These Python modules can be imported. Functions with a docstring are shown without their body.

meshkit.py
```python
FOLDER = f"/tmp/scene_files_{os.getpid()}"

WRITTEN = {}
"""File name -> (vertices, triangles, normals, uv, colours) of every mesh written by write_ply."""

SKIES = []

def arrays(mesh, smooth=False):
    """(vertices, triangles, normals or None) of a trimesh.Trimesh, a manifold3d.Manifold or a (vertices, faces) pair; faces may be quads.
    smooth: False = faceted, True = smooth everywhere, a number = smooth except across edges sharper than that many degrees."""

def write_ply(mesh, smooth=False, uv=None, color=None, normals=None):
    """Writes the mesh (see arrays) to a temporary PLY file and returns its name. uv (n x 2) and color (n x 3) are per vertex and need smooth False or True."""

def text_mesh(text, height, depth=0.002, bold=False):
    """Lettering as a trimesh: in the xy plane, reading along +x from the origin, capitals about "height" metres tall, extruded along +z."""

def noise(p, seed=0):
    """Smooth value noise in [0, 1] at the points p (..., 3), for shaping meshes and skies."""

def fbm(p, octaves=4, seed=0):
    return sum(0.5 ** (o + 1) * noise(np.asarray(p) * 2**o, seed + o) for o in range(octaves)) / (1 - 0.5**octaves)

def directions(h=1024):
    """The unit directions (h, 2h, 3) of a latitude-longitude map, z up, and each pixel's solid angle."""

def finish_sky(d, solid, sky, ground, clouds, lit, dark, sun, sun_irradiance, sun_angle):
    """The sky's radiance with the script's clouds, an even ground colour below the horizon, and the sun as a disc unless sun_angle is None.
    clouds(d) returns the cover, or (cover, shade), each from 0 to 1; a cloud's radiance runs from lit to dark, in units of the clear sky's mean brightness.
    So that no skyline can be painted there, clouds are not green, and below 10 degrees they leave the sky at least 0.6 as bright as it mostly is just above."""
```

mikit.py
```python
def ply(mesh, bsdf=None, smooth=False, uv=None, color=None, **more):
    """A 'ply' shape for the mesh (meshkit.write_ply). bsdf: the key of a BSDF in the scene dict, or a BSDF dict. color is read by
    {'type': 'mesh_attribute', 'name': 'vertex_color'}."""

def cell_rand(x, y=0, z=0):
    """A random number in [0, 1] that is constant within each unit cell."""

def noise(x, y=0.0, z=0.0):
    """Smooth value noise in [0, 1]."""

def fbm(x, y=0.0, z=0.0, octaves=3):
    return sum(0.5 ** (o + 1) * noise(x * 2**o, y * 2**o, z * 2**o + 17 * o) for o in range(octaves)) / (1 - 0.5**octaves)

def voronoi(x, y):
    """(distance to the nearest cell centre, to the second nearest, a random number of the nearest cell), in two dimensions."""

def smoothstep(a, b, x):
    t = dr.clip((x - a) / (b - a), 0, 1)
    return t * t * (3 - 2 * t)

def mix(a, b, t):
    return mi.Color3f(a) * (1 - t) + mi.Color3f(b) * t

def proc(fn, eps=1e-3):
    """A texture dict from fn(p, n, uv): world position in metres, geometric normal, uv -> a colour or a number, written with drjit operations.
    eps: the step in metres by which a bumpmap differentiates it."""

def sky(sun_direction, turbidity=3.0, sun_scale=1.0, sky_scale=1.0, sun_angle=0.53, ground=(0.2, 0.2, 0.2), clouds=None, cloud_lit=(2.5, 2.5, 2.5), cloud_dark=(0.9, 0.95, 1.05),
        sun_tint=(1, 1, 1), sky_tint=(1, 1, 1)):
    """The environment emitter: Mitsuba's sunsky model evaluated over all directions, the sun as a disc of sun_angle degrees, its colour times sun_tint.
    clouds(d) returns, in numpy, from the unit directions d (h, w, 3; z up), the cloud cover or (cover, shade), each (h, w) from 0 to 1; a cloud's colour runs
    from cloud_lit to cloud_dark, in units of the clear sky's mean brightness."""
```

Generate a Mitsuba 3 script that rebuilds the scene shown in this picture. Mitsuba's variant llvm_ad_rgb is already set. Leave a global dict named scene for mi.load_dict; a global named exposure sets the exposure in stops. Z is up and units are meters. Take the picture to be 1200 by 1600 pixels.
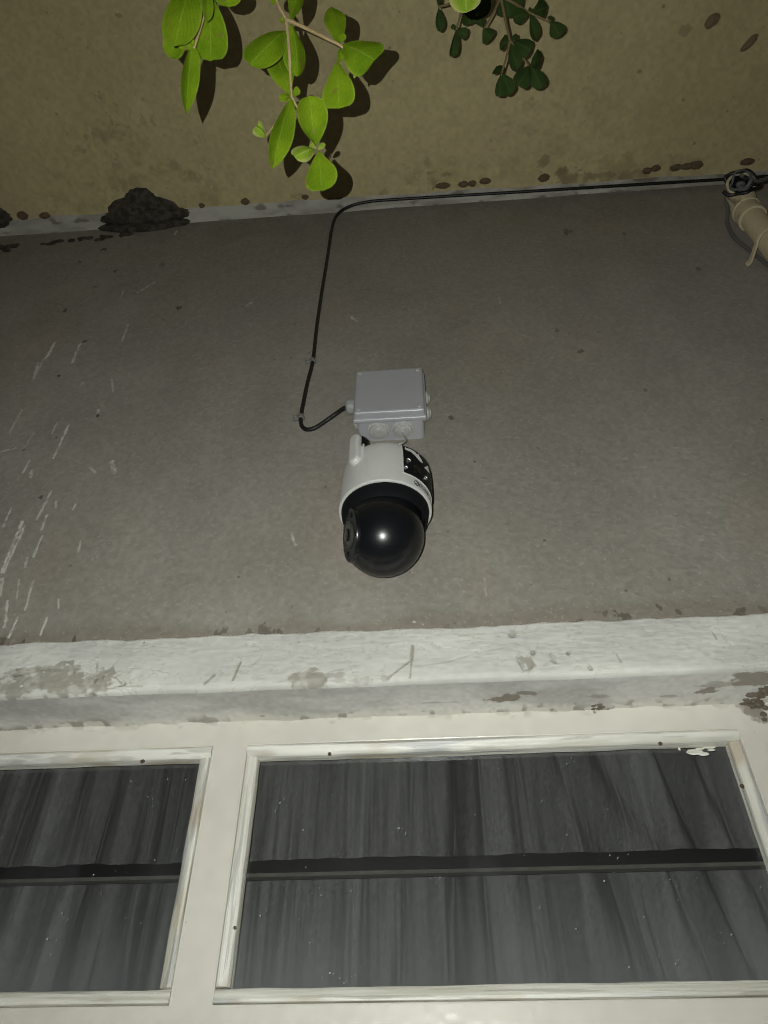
import math, random
import numpy as np, trimesh, drjit as dr, mitsuba as mi
import manifold3d as m3
from shapely.geometry import Polygon, box as sbox
import mikit, meshkit
from mikit import proc, noise, fbm, voronoi, smoothstep, mix

random.seed(7)
RNG = np.random.default_rng(7)
scene, labels = {}, {}
T = mi.ScalarTransform4f

# ------------------------------------------------------------------ units, camera, light
# Lengths below are in units of the camera's distance to the wall (U metres); z = 0 is eye height.
U, EYE = 0.72, 1.62
OFF = np.array([0, 0, EYE])
FOC, PITCH, YAW = 1130.0, math.radians(43.1), math.radians(4.2)
FW = np.array([-math.sin(YAW) * math.cos(PITCH), math.cos(YAW) * math.cos(PITCH), math.sin(PITCH)])
RT = np.cross(FW, [0, 0, 1]); RT /= np.linalg.norm(RT)
UP = np.cross(RT, FW)
EYEP = np.array([0, -1.0, 0])


def wpt(p):
    return np.asarray(p, float) * U + OFF


scene['camera'] = {'type': 'perspective', 'fov': 2 * math.degrees(math.atan(600 / FOC)), 'fov_axis': 'x', 'near_clip': 0.01, 'far_clip': 400.0,
                   'to_world': T().look_at(origin=wpt(EYEP).tolist(), target=(wpt(EYEP) + FW).tolist(), up=[0, 0, 1])}
# night: the sky gives next to nothing
scene['night_sky'] = mikit.sky([0.3, -0.9, 0.12], turbidity=3, sun_scale=0.0, sky_scale=0.0009, sky_tint=(0.9, 1.0, 1.05))
# the lamp of the phone that took the picture (its glint is on the dome): beside the lens, a hand's width free
FLASH = EYEP - RT * 0.028 + UP * 0.016
scene['phone_lamp'] = {'type': 'spot', 'to_world': T().look_at(origin=wpt(FLASH).tolist(), target=(wpt(FLASH) + FW).tolist(), up=[0, 0, 1]),
                       'cutoff_angle': 89.0, 'beam_width': 27.0, 'intensity': {'type': 'rgb', 'value': [2.07, 2.13, 2.02]}}
exposure = 0.0


# ------------------------------------------------------------------ measuring: a sight line met with a plane
def ray(px, py):
    return FW + RT * (px - 600) / FOC - UP * (py - 800) / FOC


def on_y(px, py, y=0.0):
    d = ray(px, py); return EYEP + d * ((y + 1) / d[1])


def on_z(px, py, z):
    d = ray(px, py); return EYEP + d * (z / d[2])


def at_depth(px, py, t):
    return EYEP + ray(px, py) * t


def on_cyl(px, py, c, r):
    """azimuth (0 towards the viewer, + to the right) and height where the sight line meets an upright cylinder"""
    d = ray(px, py); o = EYEP[:2] - np.asarray(c)[:2]
    a, b, k = d[:2] @ d[:2], 2 * o @ d[:2], o @ o - r * r
    s = (-b - math.sqrt(max(b * b - 4 * a * k, 0))) / (2 * a)
    p = EYEP + d * s
    return math.atan2(p[0] - c[0], -(p[1] - c[1])), p[2]


# ------------------------------------------------------------------ helpers
def num(key):
    if key not in scene and key not in labels:
        return key
    k = 1
    while f'{key}_{k:03d}' in scene or f'{key}_{k:03d}' in labels:
        k += 1
    return f'{key}_{k:03d}'


def scaled(mesh):
    v, f, _ = meshkit.arrays(mesh)
    return trimesh.Trimesh(v * U + OFF, f, process=False)


def add(name, mesh, bsdf, parent=None, smooth=30, uv=None, color=None):
    key = num(f'{parent}__{name}' if parent else name)
    scene[key] = mikit.ply(scaled(mesh), bsdf, smooth=smooth, uv=uv, color=color)
    return key


def thing(name, label, cat, group=None):
    key = num(name); labels[key] = {'label': label, 'category': cat}
    if group: labels[key]['group'] = group
    return key


def tag(key, label, cat=None, group=None, kind=None):
    d = labels.setdefault(key, {})
    if label: d['label'] = label
    if cat: d['category'] = cat
    if group: d['group'] = group
    if kind: d['kind'] = kind
    return key


def bx(x0, x1, y0, y1, z0, z1):
    m = trimesh.creation.box([x1 - x0, y1 - y0, z1 - z0]); m.apply_translation([(x0 + x1) / 2, (y0 + y1) / 2, (z0 + z1) / 2]); return m


def rbox(x0, x1, y0, y1, z0, z1, r, seg=12):
    s = m3.Manifold.sphere(r, seg)
    return m3.Manifold.batch_hull([s.translate((x, y, z)) for x in (x0 + r, x1 - r) for y in (y0 + r, y1 - r) for z in (z0 + r, z1 - r)])


def tm(man):
    m = man.to_mesh(); return trimesh.Trimesh(m.vert_properties[:, :3], m.tri_verts, process=False)


def cat(ms):
    return trimesh.util.concatenate([tm(m) if hasattr(m, 'to_mesh') else m for m in ms])


def frame_of(n):
    n = np.asarray(n, float) / np.linalg.norm(n)
    a = np.cross(n, [0, 0, 1.0] if abs(n[2]) < .9 else [1.0, 0, 0]); a /= np.linalg.norm(a)
    return a, np.cross(n, a), n


def lathe(profile, centre, axis=(0, 0, 1), seg=64):
    """profile: (radius, height along axis) from one end to the other"""
    a, b, n = frame_of(axis)
    P = np.array(profile, float); k = len(P)
    th = np.arange(seg) * 2 * np.pi / seg
    v = (P[:, None, 0, None] * (np.cos(th)[None, :, None] * a + np.sin(th)[None, :, None] * b) + P[:, None, 1, None] * n).reshape(-1, 3) + centre
    i, j = np.meshgrid(np.arange(k - 1), np.arange(seg), indexing='ij')
    q = np.stack([i * seg + j, i * seg + (j + 1) % seg, (i + 1) * seg + (j + 1) % seg, (i + 1) * seg + j], -1).reshape(-1, 4)
    f = np.vstack([q[:, [0, 1, 2]], q[:, [0, 2, 3]]])
    m = trimesh.Trimesh(v, f, process=False); m.merge_vertices(); m.update_faces(m.nondegenerate_faces())
    return m


def spline(pts, per=10):
    P = np.array(pts, float); P = np.vstack([2 * P[0] - P[1], P, 2 * P[-1] - P[-2]])
    out = []
    for k in range(1, len(P) - 2):
        a, b, c, d = P[k - 1:k + 3]
        for t in np.arange(per) / per:
            out.append(.5 * (2 * b + (c - a) * t + (2 * a - 5 * b + 4 * c - d) * t * t + (3 * b - a - 3 * c + d) * t ** 3))
    return np.array(out + [P[-2]])


def tube(path, r, seg=10, cap=True):
    P = np.asarray(path, float); n = len(P); r = np.broadcast_to(np.asarray(r, float), (n,))
    tan = np.gradient(P, axis=0); tan /= np.linalg.norm(tan, axis=1, keepdims=True)
    a, b, _ = frame_of(tan[0]); rows = []
    for k in range(n):
        a = a - tan[k] * (a @ tan[k]); a /= np.linalg.norm(a); b = np.cross(tan[k], a)
        th = np.arange(seg) * 2 * np.pi / seg
        rows.append(P[k] + r[k] * (np.cos(th)[:, None] * a + np.sin(th)[:, None] * b))
    v = np.vstack(rows); i, j = np.meshgrid(np.arange(n - 1), np.arange(seg), indexing='ij')
    q = np.stack([i * seg + j, i * seg + (j + 1) % seg, (i + 1) * seg + (j + 1) % seg, (i + 1) * seg + j], -1).reshape(-1, 4)
    f = [np.vstack([q[:, [0, 1, 2]], q[:, [0, 2, 3]]])]
    if cap:
        v = np.vstack([v, P[0], P[-1]]); e = np.arange(seg)
        f += [np.stack([(e + 1) % seg, e, e * 0 + n * seg], 1), np.stack([(n - 1) * seg + e, (n - 1) * seg + (e + 1) % seg, e * 0 + n * seg + 1], 1)]
    return trimesh.Trimesh(v, np.vstack(f), process=False)


def prism(poly2d, p0, p1, u, w):
    """a closed outline (a along u, b along w) swept straight from p0 to p1"""
    P = np.array(poly2d, float); p0, p1, u, w = (np.asarray(x, float) for x in (p0, p1, u, w))
    tri = np.array(trimesh.creation.triangulate_polygon(Polygon(P), engine='earcut')[1])
    n = len(P); v = np.vstack([p0 + P[:, :1] * u + P[:, 1:] * w, p1 + P[:, :1] * u + P[:, 1:] * w])
    e = np.arange(n); g = (e + 1) % n
    m = trimesh.Trimesh(v, np.vstack([tri, tri[:, ::-1] + n, np.stack([e, e + n, g + n], 1), np.stack([e, g + n, g], 1)]), process=False)
    m.fix_normals(); return m


def lump(centre, size, amp=.25, freq=3.0, seed=0, sub=4):
    m = trimesh.creation.icosphere(subdivisions=sub); v = m.vertices.copy()
    d = (meshkit.fbm(v * freq + seed * 7.3, 5, seed) - .5) * 2
    m.vertices = v * (1 + amp * d[:, None]) * np.asarray(size) + centre
    return m


# ------------------------------------------------------------------ materials
def q_of(p):
    return (p.x / U, p.y / U, (p.z - EYE) / U)


def bsdf(name, color, rough=.6, spec=.3, bump=None, scale=.0005, eps=1e-3, two=True, **more):
    b = {'type': 'principled', 'roughness': rough, 'specular': spec, 'base_color': color if isinstance(color, dict) else {'type': 'rgb', 'value': list(color)}, **more}
    if bump is not None:
        b = {'type': 'bumpmap', 'height': proc(bump, eps), 'scale': scale, 'bsdf': b}
    scene[name] = {'type': 'twosided', 'bsdf': b} if two else b
    return name


def strokes(x, z, segs, wob):
    """coverage of paint runs / scratches: segs = (x0, z0, x1, z1, half width, strength)"""
    m = mi.Float(0)
    for x0, z0, x1, z1, w, s in segs:
        ax, az = x1 - x0, z1 - z0; l2 = ax * ax + az * az + 1e-9
        t = dr.clip(((x - x0) * ax + (z - z0) * az) / l2, 0, 1)
        d = dr.sqrt(dr.square(x - x0 - t * ax) + dr.square(z - z0 - t * az))
        m = dr.maximum(m, s * (1 - smoothstep(.35 * w, 1.3 * w, d + (wob - .5) * w * 1.6)))
    return m


def blots(x, z, spots, wob):
    """spots = (x, z, rx, rz, strength), ragged by wob"""
    m = mi.Float(0)
    for a, b, rx, rz, s in spots:
        d = dr.sqrt(dr.square((x - a) / rx) + dr.square((z - b) / rz))
        m = dr.maximum(m, s * (1 - smoothstep(.62, .98, d + (wob - .5) * 1.9)))
    return m


def dots(a, b, size, share, scale):
    """small scattered round spots: one per cell of a jittered grid, a share of the cells, of uneven size"""
    d, _, r = voronoi(a * scale, b * scale)
    r = dr.clip((r - (1 - share)) / share, 0, 1)
    return (1 - smoothstep(.45, 1.0, d / (size * scale * (.35 + .65 * r)))) * dr.select(r > 0, .45 + .55 * r, 0)


def W(px, py, y=0.0):
    p = on_y(px, py, y); return p[0], p[2]


RUNS = [(67, 562, 53, 592, 2, .5), (114, 560, 112, 567, 2, .6), (130, 598, 124, 606, 2, .4), (175, 592, 177, 613, 1.6, .5), (153, 640, 153, 646, 2.5, .6), (34, 640, 15, 677, 2, .45),
        (52, 677, 38, 700, 2, .4), (90, 660, 81, 677, 2, .5), (107, 664, 84, 716, 2.2, .95), (0, 706, 24, 700, 1.6, .7), (46, 720, 35, 741, 2, .7), (51, 735, 47, 745, 3, .8),
        (142, 731, 150, 739, 2.2, .8), (80, 767, 58, 812, 2.2, .7), (118, 788, 114, 796, 1.8, .8), (18, 793, 5, 823, 2, .8), (74, 803, 65, 827, 2.2, .8), (35, 815, 2, 894, 3.2, 1.),
        (38, 822, 6, 894, 2.4, .9), (20, 850, 8, 880, 4.0, .6), (66, 838, 52, 870, 2.2, .75), (126, 844, 122, 863, 2, .6), (42, 872, 39, 886, 2.4, .7), (52, 907, 39, 953, 2.2, .7),
        (12, 940, 7, 979, 2.8, .85), (27, 965, 14, 996, 2.4, 1.), (74, 965, 63, 992, 2.2, .8), (88, 782, 88, 793, 2, .6), (86, 535, 72, 560, 2.4, .9), (60, 567, 52, 592, 1.8, .7),
        (125, 538, 113, 566, 2.2, .85), (200, 507, 191, 532, 2, .6), (242, 441, 215, 457, 1.6, .55), (194, 452, 188, 466, 1.6, .5), (392, 473, 385, 478, 2.4, .7), (549, 496, 557, 502, 2.4, .9),
        (455, 833, 461, 852, 2.6, .55), (757, 905, 760, 930, 2.6, .3), (647, 972, 649, 972, 2.4, .8), (660, 975, 661, 976, 2, .8), (3, 905, 1, 930, 3, .7), (91, 936, 92, 950, 1.6, .7),
        (30, 905, 26, 935, 1.6, .5), (276, 360, 273, 366, 2, .5), (780, 466, 782, 474, 1.6, .3), (575, 1140, 575, 1141, 1, .1)]
GRIME = [(162, 390, 4, .9), (181, 423, 3, .8), (280, 482, 4.5, .7), (133, 533, 3.5, .8), (92, 587, 4, .9), (152, 649, 3, 1.), (37, 703, 3, 1.), (19, 701, 3, 1.), (65, 777, 4, .8), (88, 683, 2.5, .9),
         (148, 448, 5, .5), (125, 410, 5, .5), (255, 413, 5, .4), (102, 485, 4, .7), (420, 338, 4, .6), (872, 518, 5, .6), (907, 549, 5, .6), (886, 363, 8, .6), (975, 366, 5, .5), (705, 652, 4, .7),
         (742, 721, 2.5, .8), (700, 830, 2.5, .5), (508, 760, 3, .5), (455, 559, 2.5, .6), (1092, 420, 4, .5), (935, 520, 4, .4), (1010, 610, 4, .4), (640, 895, 2.5, .5), (1045, 905, 3, .5), (840, 700, 3, .4),
         (115, 1002, 7, .7), (35, 1008, 6, .7), (5, 1004, 8, .6), (342, 991, 11, .55), (412, 989, 13, .55), (390, 990, 6, .5), (438, 987, 5, .6), (495, 985, 4, .5), (545, 985, 5, .3), (975, 966, 12, .7),
         (1030, 950, 6, .6), (1060, 955, 7, .5), (1155, 957, 13, .6), (903, 973, 8, .4), (1190, 952, 8, .4), (945, 958, 5, .5), (700, 980, 5, .3)]


def to_wall(px, py, y=0.0):
    x, z = W(px, py, y); d = at_depth(px, py, 1); s = (1 + y) / ray(px, py)[1] / FOC   # one pixel, in units there
    return x, z, s


wall_runs = [(*W(a, b), *W(c, d), w * to_wall(a, b)[2], s) for a, b, c, d, w, s in RUNS] + [(*W(174, 722), *W(178, 738), 4 * to_wall(176, 730)[2], .8)]
wall_grime = [(x, z, r * s_, r * s_ * 1.25, k) for a, b, r, k in GRIME for x, z, s_ in [to_wall(a, b)]]
SWIRLS = [(*W(470, 1010), .06, .21), (*W(905, 990), .07, .17)]


def wall_color(p, n, uv):
    x, y, z = q_of(p)
    big = fbm(x * 2.2 + 3, z * 1.6, 1.0, 4); mid = fbm(x * 9, z * 7, 5.0, 3); fine = fbm(x * 120, z * 120, 2.0, 2)
    c = mix((.286, .270, .231), (.350, .331, .286), smoothstep(.28, .74, .6 * big + .4 * mid))
    c = c * (.86 + .28 * fine)
    pink = smoothstep(.5, .8, fbm(x * 5 + 9, z * 3.4, 3.0, 3))
    c = mix(c, c * mi.Color3f(1.06, .97, .95), pink * .8)
    # dirty strip just over the painted band
    low = (1 - smoothstep(.682, .712, z + (mid - .5) * .05)) * smoothstep(.25, .55, mid + .2)
    c = mix(c, (.225, .185, .145), .5 * low)
    # patchy grime under the coving; upper wall darkened to paint in its dimmer light
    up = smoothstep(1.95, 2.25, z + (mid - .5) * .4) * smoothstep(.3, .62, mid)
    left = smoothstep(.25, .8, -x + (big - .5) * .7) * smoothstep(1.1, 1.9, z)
    upper_shade = smoothstep(1.25, 2.1, z + (big - .5) * .7)
    c = mix(c, (.085, .082, .06), .20 * up + .22 * upper_shade)
    peb = noise(x * 260, z * 260, 4.0)
    c = mix(c, (.50, .48, .43), smoothstep(.80, .95, peb) * .32)
    wob = fbm(x * 160, z * 110, 7.0, 2)
    specks = dr.maximum(dots(x, z, .0042, .10, 17.0), .6 * dots(x + 3.3, z, .0026, .2, 31.0))
    c = mix(c, (.07, .055, .04), .6 * specks * smoothstep(.35, .6, noise(x * 4, z * 4, 3.0)))
    c = mix(c, (.055, .042, .032), .8 * blots(x, z, wall_grime, wob))
    drips = smoothstep(.80, .88, noise(x * 130, z * 11, 1.5)) * smoothstep(.5, .62, noise(x * 60, z * 60, 3.5)) * smoothstep(.42, .6, -x) * (1 - smoothstep(1.5, 1.9, z))
    broken = .35 + .65 * smoothstep(.30, .52, fbm(x * 170, z * 100, 5.0, 2))
    return mix(c, (.66, .64, .58), dr.maximum(strokes(x, z, wall_runs, wob) * broken, .6 * drips))


def wall_bump(p, n, uv):
    x, y, z = q_of(p)
    h = .18 * fbm(x * 26, z * 30, 2.0, 2) + .30 * fbm(x * 150, z * 165, 1.0, 2) + .16 * noise(x * 330, z * 350, 6.0)
    for cx, cz, r0, r1 in SWIRLS:
        r = dr.sqrt(dr.square(x - cx) + dr.square(z - cz)); g = smoothstep(r0, r0 + .06, r) * (1 - smoothstep(r1 - .08, r1, r)) * smoothstep(.35, .6, noise(x * 9 + cx * 7, z * 9))
        h += .045 * g * dr.sin(r * 430 + 5.0 * noise(x * 26, z * 26) + 2.0 * noise(x * 90, z * 90))
    return h


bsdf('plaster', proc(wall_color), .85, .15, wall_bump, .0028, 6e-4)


def soffit_color(p, n, uv):
    x, y, z = q_of(p)
    big = fbm(x * 1.6, y * 1.9, 1.0, 4); mid = fbm(x * 8, y * 9, 2.0, 3); fine = fbm(x * 90, y * 90, 2.0, 2)
    c = mix((.490, .415, .222), (.555, .472, .256), smoothstep(.3, .7, .55 * big + .45 * mid)) * (.88 + .24 * fine)
    edge = smoothstep(-.30, -.03, y + (mid - .5) * .28)
    c = mix(c, (.32, .25, .16), .20 * edge * smoothstep(.32, .74, fbm(x * 4 + 5, y * 6, 4.0, 3)))
    wob = fbm(x * 60, y * 60, 7.0, 3)
    soft = fbm(x * 30, y * 30, 9.0, 3)
    c = mix(c, (.10, .075, .04), .34 * blots(x, y, soffit_haze, wob) * smoothstep(.36, .80, soft))
    c = mix(c, (.13, .09, .055), .62 * blots(x, y, soffit_blots, wob) * smoothstep(.25, .6, soft + .12))
    pits = dr.maximum(dots(x, y, .0055, .12, 13.0), .7 * dots(x + 1.7, y, .0032, .3, 36.0)) * smoothstep(.3, .6, noise(x * 5, y * 5, 6.0))
    return mix(c, (.16, .115, .06), .55 * pits)


H = 2.255


def Cz(px, py):
    p = on_z(px, py, H); return p[0], p[1]


soffit_haze = [(*Cz(222, 262), .17, .16, 1.), (*Cz(300, 300), .12, .07, .7), (*Cz(885, 220), .16, .14, .5), (*Cz(660, 275), .07, .05, .8), (*Cz(130, 300), .14, .10, .55), (*Cz(990, 262), .22, .05, .7), (*Cz(760, 270), .2, .05, .5)]
soffit_blots = [(*Cz(885, 277), .045, .028, .9), (*Cz(905, 279), .05, .018, .8), (*Cz(678, 279), .020, .030, .75), (*Cz(690, 273), .03, .008, .6), (*Cz(940, 276), .06, .014, .7), (*Cz(984, 272), .06, .014, .6),
                (*Cz(1070, 47), .018, .012, .55), (*Cz(849, 252), .016, .016, .6), (*Cz(1000, 112), .008, .008, .8), (*Cz(1037, 10), .008, .008, .8), (*Cz(600, 300), .02, .01, .5), (*Cz(470, 306), .03, .012, .5), (*Cz(185, 24), .014, .008, .7)]


def soffit_bump(p, n, uv):
    x, y, z = q_of(p)
    return .7 * fbm(x * 34, y * 34, 2.0, 3) + .3 * fbm(x * 120, y * 120, 1.0, 2)


bsdf('soffit_paint', proc(soffit_color), .8, .15, soffit_bump, .0012, 8e-4)


def coving_color(p, n, uv):
    x, y, z = q_of(p)
    m = fbm(x * 14, y * 30, z * 30, 3)
    return mix(mix((.33, .315, .27), (.50, .48, .42), smoothstep(.3, .7, m)), (.14, .12, .09), .7 * smoothstep(.6, .75, fbm(x * 24 + 4, y * 40, z * 40, 3)))


bsdf('coving_plaster', proc(coving_color), .85, .1, lambda p, n, uv: fbm(p.x * 70, p.y * 70, p.z * 70, 3), .002)

# chips and scratches of the white band (on its face)
BY = -.006
band_blots = [(*W(60, 1068, BY), .105, .026, 1.), (*W(105, 1060, BY), .07, .026, 1.), (*W(140, 1072, BY), .06, .014, 1.), (*W(15, 1075, BY), .06, .02, 1.), (*W(480, 1062, BY), .036, .018, 1.), (*W(490, 1056, BY), .022, .016, 1.),
              (*W(816, 1034, BY), .006, .016, .9), (*W(827, 1037, BY), .008, .016, .95), (*W(833, 1020, BY), .006, .008, .9), (*W(801, 991, BY), .007, .009, .7), (*W(866, 1030, BY), .006, .009, .6), (*W(888, 1021, BY), .004, .006, .7),
              (*W(923, 1044, BY), .004, .005, .7), (*W(93, 1040, BY), .012, .010, .9), (*W(65, 1045, BY), .05, .006, .8), (*W(30, 1052, BY), .04, .006, .7), (*W(520, 1055, BY), .02, .006, .6), (*W(85, 1046, BY), .03, .007, .6), (*W(560, 1062, BY), .05, .005, .6)]
band_scr = [(*W(a, b, BY), *W(c, d, BY), w * .0011, s) for a, b, c, d, w, s in [(376, 1036, 364, 1063, 2.2, .9), (335, 1055, 320, 1068, 2.0, .8), (645, 1010, 641, 1058, 2.6, .85), (640, 1034, 606, 1060, 2.2, .8), (1112, 986, 1119, 998, 2, .7),
            (963, 1022, 970, 1034, 1.8, .6), (180, 1058, 190, 1068, 2, .7), (186, 1072, 222, 1072, 1.6, .5), (168, 1046, 178, 1060, 2, .5), (700, 1035, 740, 1022, 1.2, .35), (740, 1022, 790, 1012, 1.0, .3), (620, 1045, 700, 1035, 1., .3), (515, 1050, 535, 1046, 1.4, .5)]]


def band_color(p, n, uv):
    x, y, z = q_of(p)
    m = fbm(x * 6, z * 14, 2.0, 3); wob = fbm(x * 70, z * 95, 7.0, 4)
    c = mix((.585, .58, .535), (.705, .70, .645), smoothstep(.3, .7, m)) * (.95 + .1 * noise(x * 130, z * 130))
    crack = fbm(x * 34, z * 120, 4.0, 3)
    c = mix(c, (.38, .36, .30), .5 * (1 - smoothstep(.0, .030, dr.abs(crack - .5))) * smoothstep(.45, .62, noise(x * 8, z * 12, 1.0)))
    chip = dr.maximum(.85 * blots(x, z, band_blots, wob) * (.55 + .45 * smoothstep(.3, .5, fbm(x * 60, z * 60, 1.0, 3))), strokes(x, z, band_scr, wob))
    chip = dr.maximum(chip, dots(x, z, .0030, .18, 26.0))
    under = mix((.29, .275, .225), (.37, .35, .29), m)
    return mix(c, under, chip)


def band_bump(p, n, uv):
    x, y, z = q_of(p)
    a = fbm(x * 22, z * 75, 2.0, 3); wob = fbm(x * 75, z * 85, 7.0, 3)
    return .22 * a + .45 * dr.abs(fbm(x * 34, z * 120, 4.0, 3) - .5) + .25 * noise(x * 140, z * 160) - .5 * blots(x, z, band_blots, wob)


bsdf('band_paint', proc(band_color), .6, .3, band_bump, .0030, 6e-4)


def reveal_color(p, n, uv):
    x, y, z = q_of(p)
    m = fbm(x * 9, y * 22, 2.0, 3)
    c = mix((.46, .45, .42), (.62, .61, .575), smoothstep(.3, .7, m)) * (.92 + .16 * noise(x * 140, y * 140))
    wob = fbm(x * 55, y * 90, 7.0, 4)
    c = mix(c, (.19, .155, .115), .8 * blots(x, y, reveal_blots, wob))
    edge = smoothstep(.082, .103, y + (fbm(x * 50, 2.0, 1.0, 3) - .5) * .03)
    return mix(c, mix((.62, .60, .52), (.20, .17, .13), smoothstep(.56, .68, fbm(x * 60, y * 60, 1.0, 2))), .6 * edge)


RZ = .574
Rz = lambda a, b: tuple(on_z(a, b, RZ)[:2])
reveal_blots = [(*Rz(795, 1090), .030, .014, 1.), (*Rz(820, 1084), .016, .008, .9), (*Rz(1105, 1078), .022, .012, .95), (*Rz(1120, 1070), .03, .012, .5), (*Rz(1180, 1060), .035, .03, .9), (*Rz(930, 1088), .022, .010, .5), (*Rz(1050, 1087), .016, .005, .6), (*Rz(690, 1098), .03, .003, .5)]
bsdf('reveal_plaster', proc(reveal_color), .8, .15, lambda p, n, uv: fbm(p.x * 90, p.y * 120, p.z * 90, 3), .0016)

FY = .104     # face of the window frame
fr_blots = [(*W(1165, 1085, FY), .020, .022, .9), (*W(1185, 1100, FY), .022, .03, .95), (*W(1195, 1070, FY), .03, .03, .9), (*W(930, 1096, FY), .018, .010, .8), (*W(929, 1113, FY), .005, .005, 1.), (*W(1160, 1100, FY), .01, .012, .6)]


def frame_color(p, n, uv):
    x, y, z = q_of(p)
    m = fbm(x * 5, z * 5, 2.0, 4)
    c = mix((.625, .60, .53), (.675, .648, .575), smoothstep(.3, .7, m)) * (.97 + .06 * noise(x * 60, z * 60))
    wob = fbm(x * 70, z * 70, 7.0, 4)
    c = mix(c, (.21, .175, .135), .8 * blots(x, z, fr_blots, wob))
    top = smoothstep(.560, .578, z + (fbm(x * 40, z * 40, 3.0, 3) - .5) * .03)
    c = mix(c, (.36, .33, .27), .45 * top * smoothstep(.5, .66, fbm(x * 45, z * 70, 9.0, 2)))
    sp = dots(x, z, .0024, .10, 20.0)
    return mix(c, (.25, .22, .17), .6 * sp)


bsdf('frame_paint', proc(frame_color), .30, .6, lambda p, n, uv: .7 * fbm(p.x * 30, p.z * 30, 1.0, 2) + .3 * noise(p.x * 160, p.z * 160), .0009)


def bead_tone(s, t, d):
    """worn brush paint: s along the bead, t across"""
    a = fbm(s * 5, t * 110, d, 3); b = fbm(s * 9, t * 150, d + 3, 4)
    c = mix((.60, .585, .50), (.76, .75, .68), smoothstep(.34, .66, a))
    c = mix(c, (.34, .35, .345), .70 * smoothstep(.48, .68, b) * smoothstep(.30, .62, fbm(s * 5, t * 90, d + 8, 3)))
    c = mix(c, (.30, .28, .23), .45 * smoothstep(.58, .72, fbm(s * 13, t * 260, d + 5, 4)))
    return mix(c, (.42, .33, .22), .55 * smoothstep(.66, .8, fbm(s * 11 + 4, t * 30, d, 2)))


def bead_h(p, n, uv):
    x, y, z = q_of(p); return bead_tone(x, z + y, 1.0)


def bead_v(p, n, uv):
    x, y, z = q_of(p); return bead_tone(z, x + y, 6.0)


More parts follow.
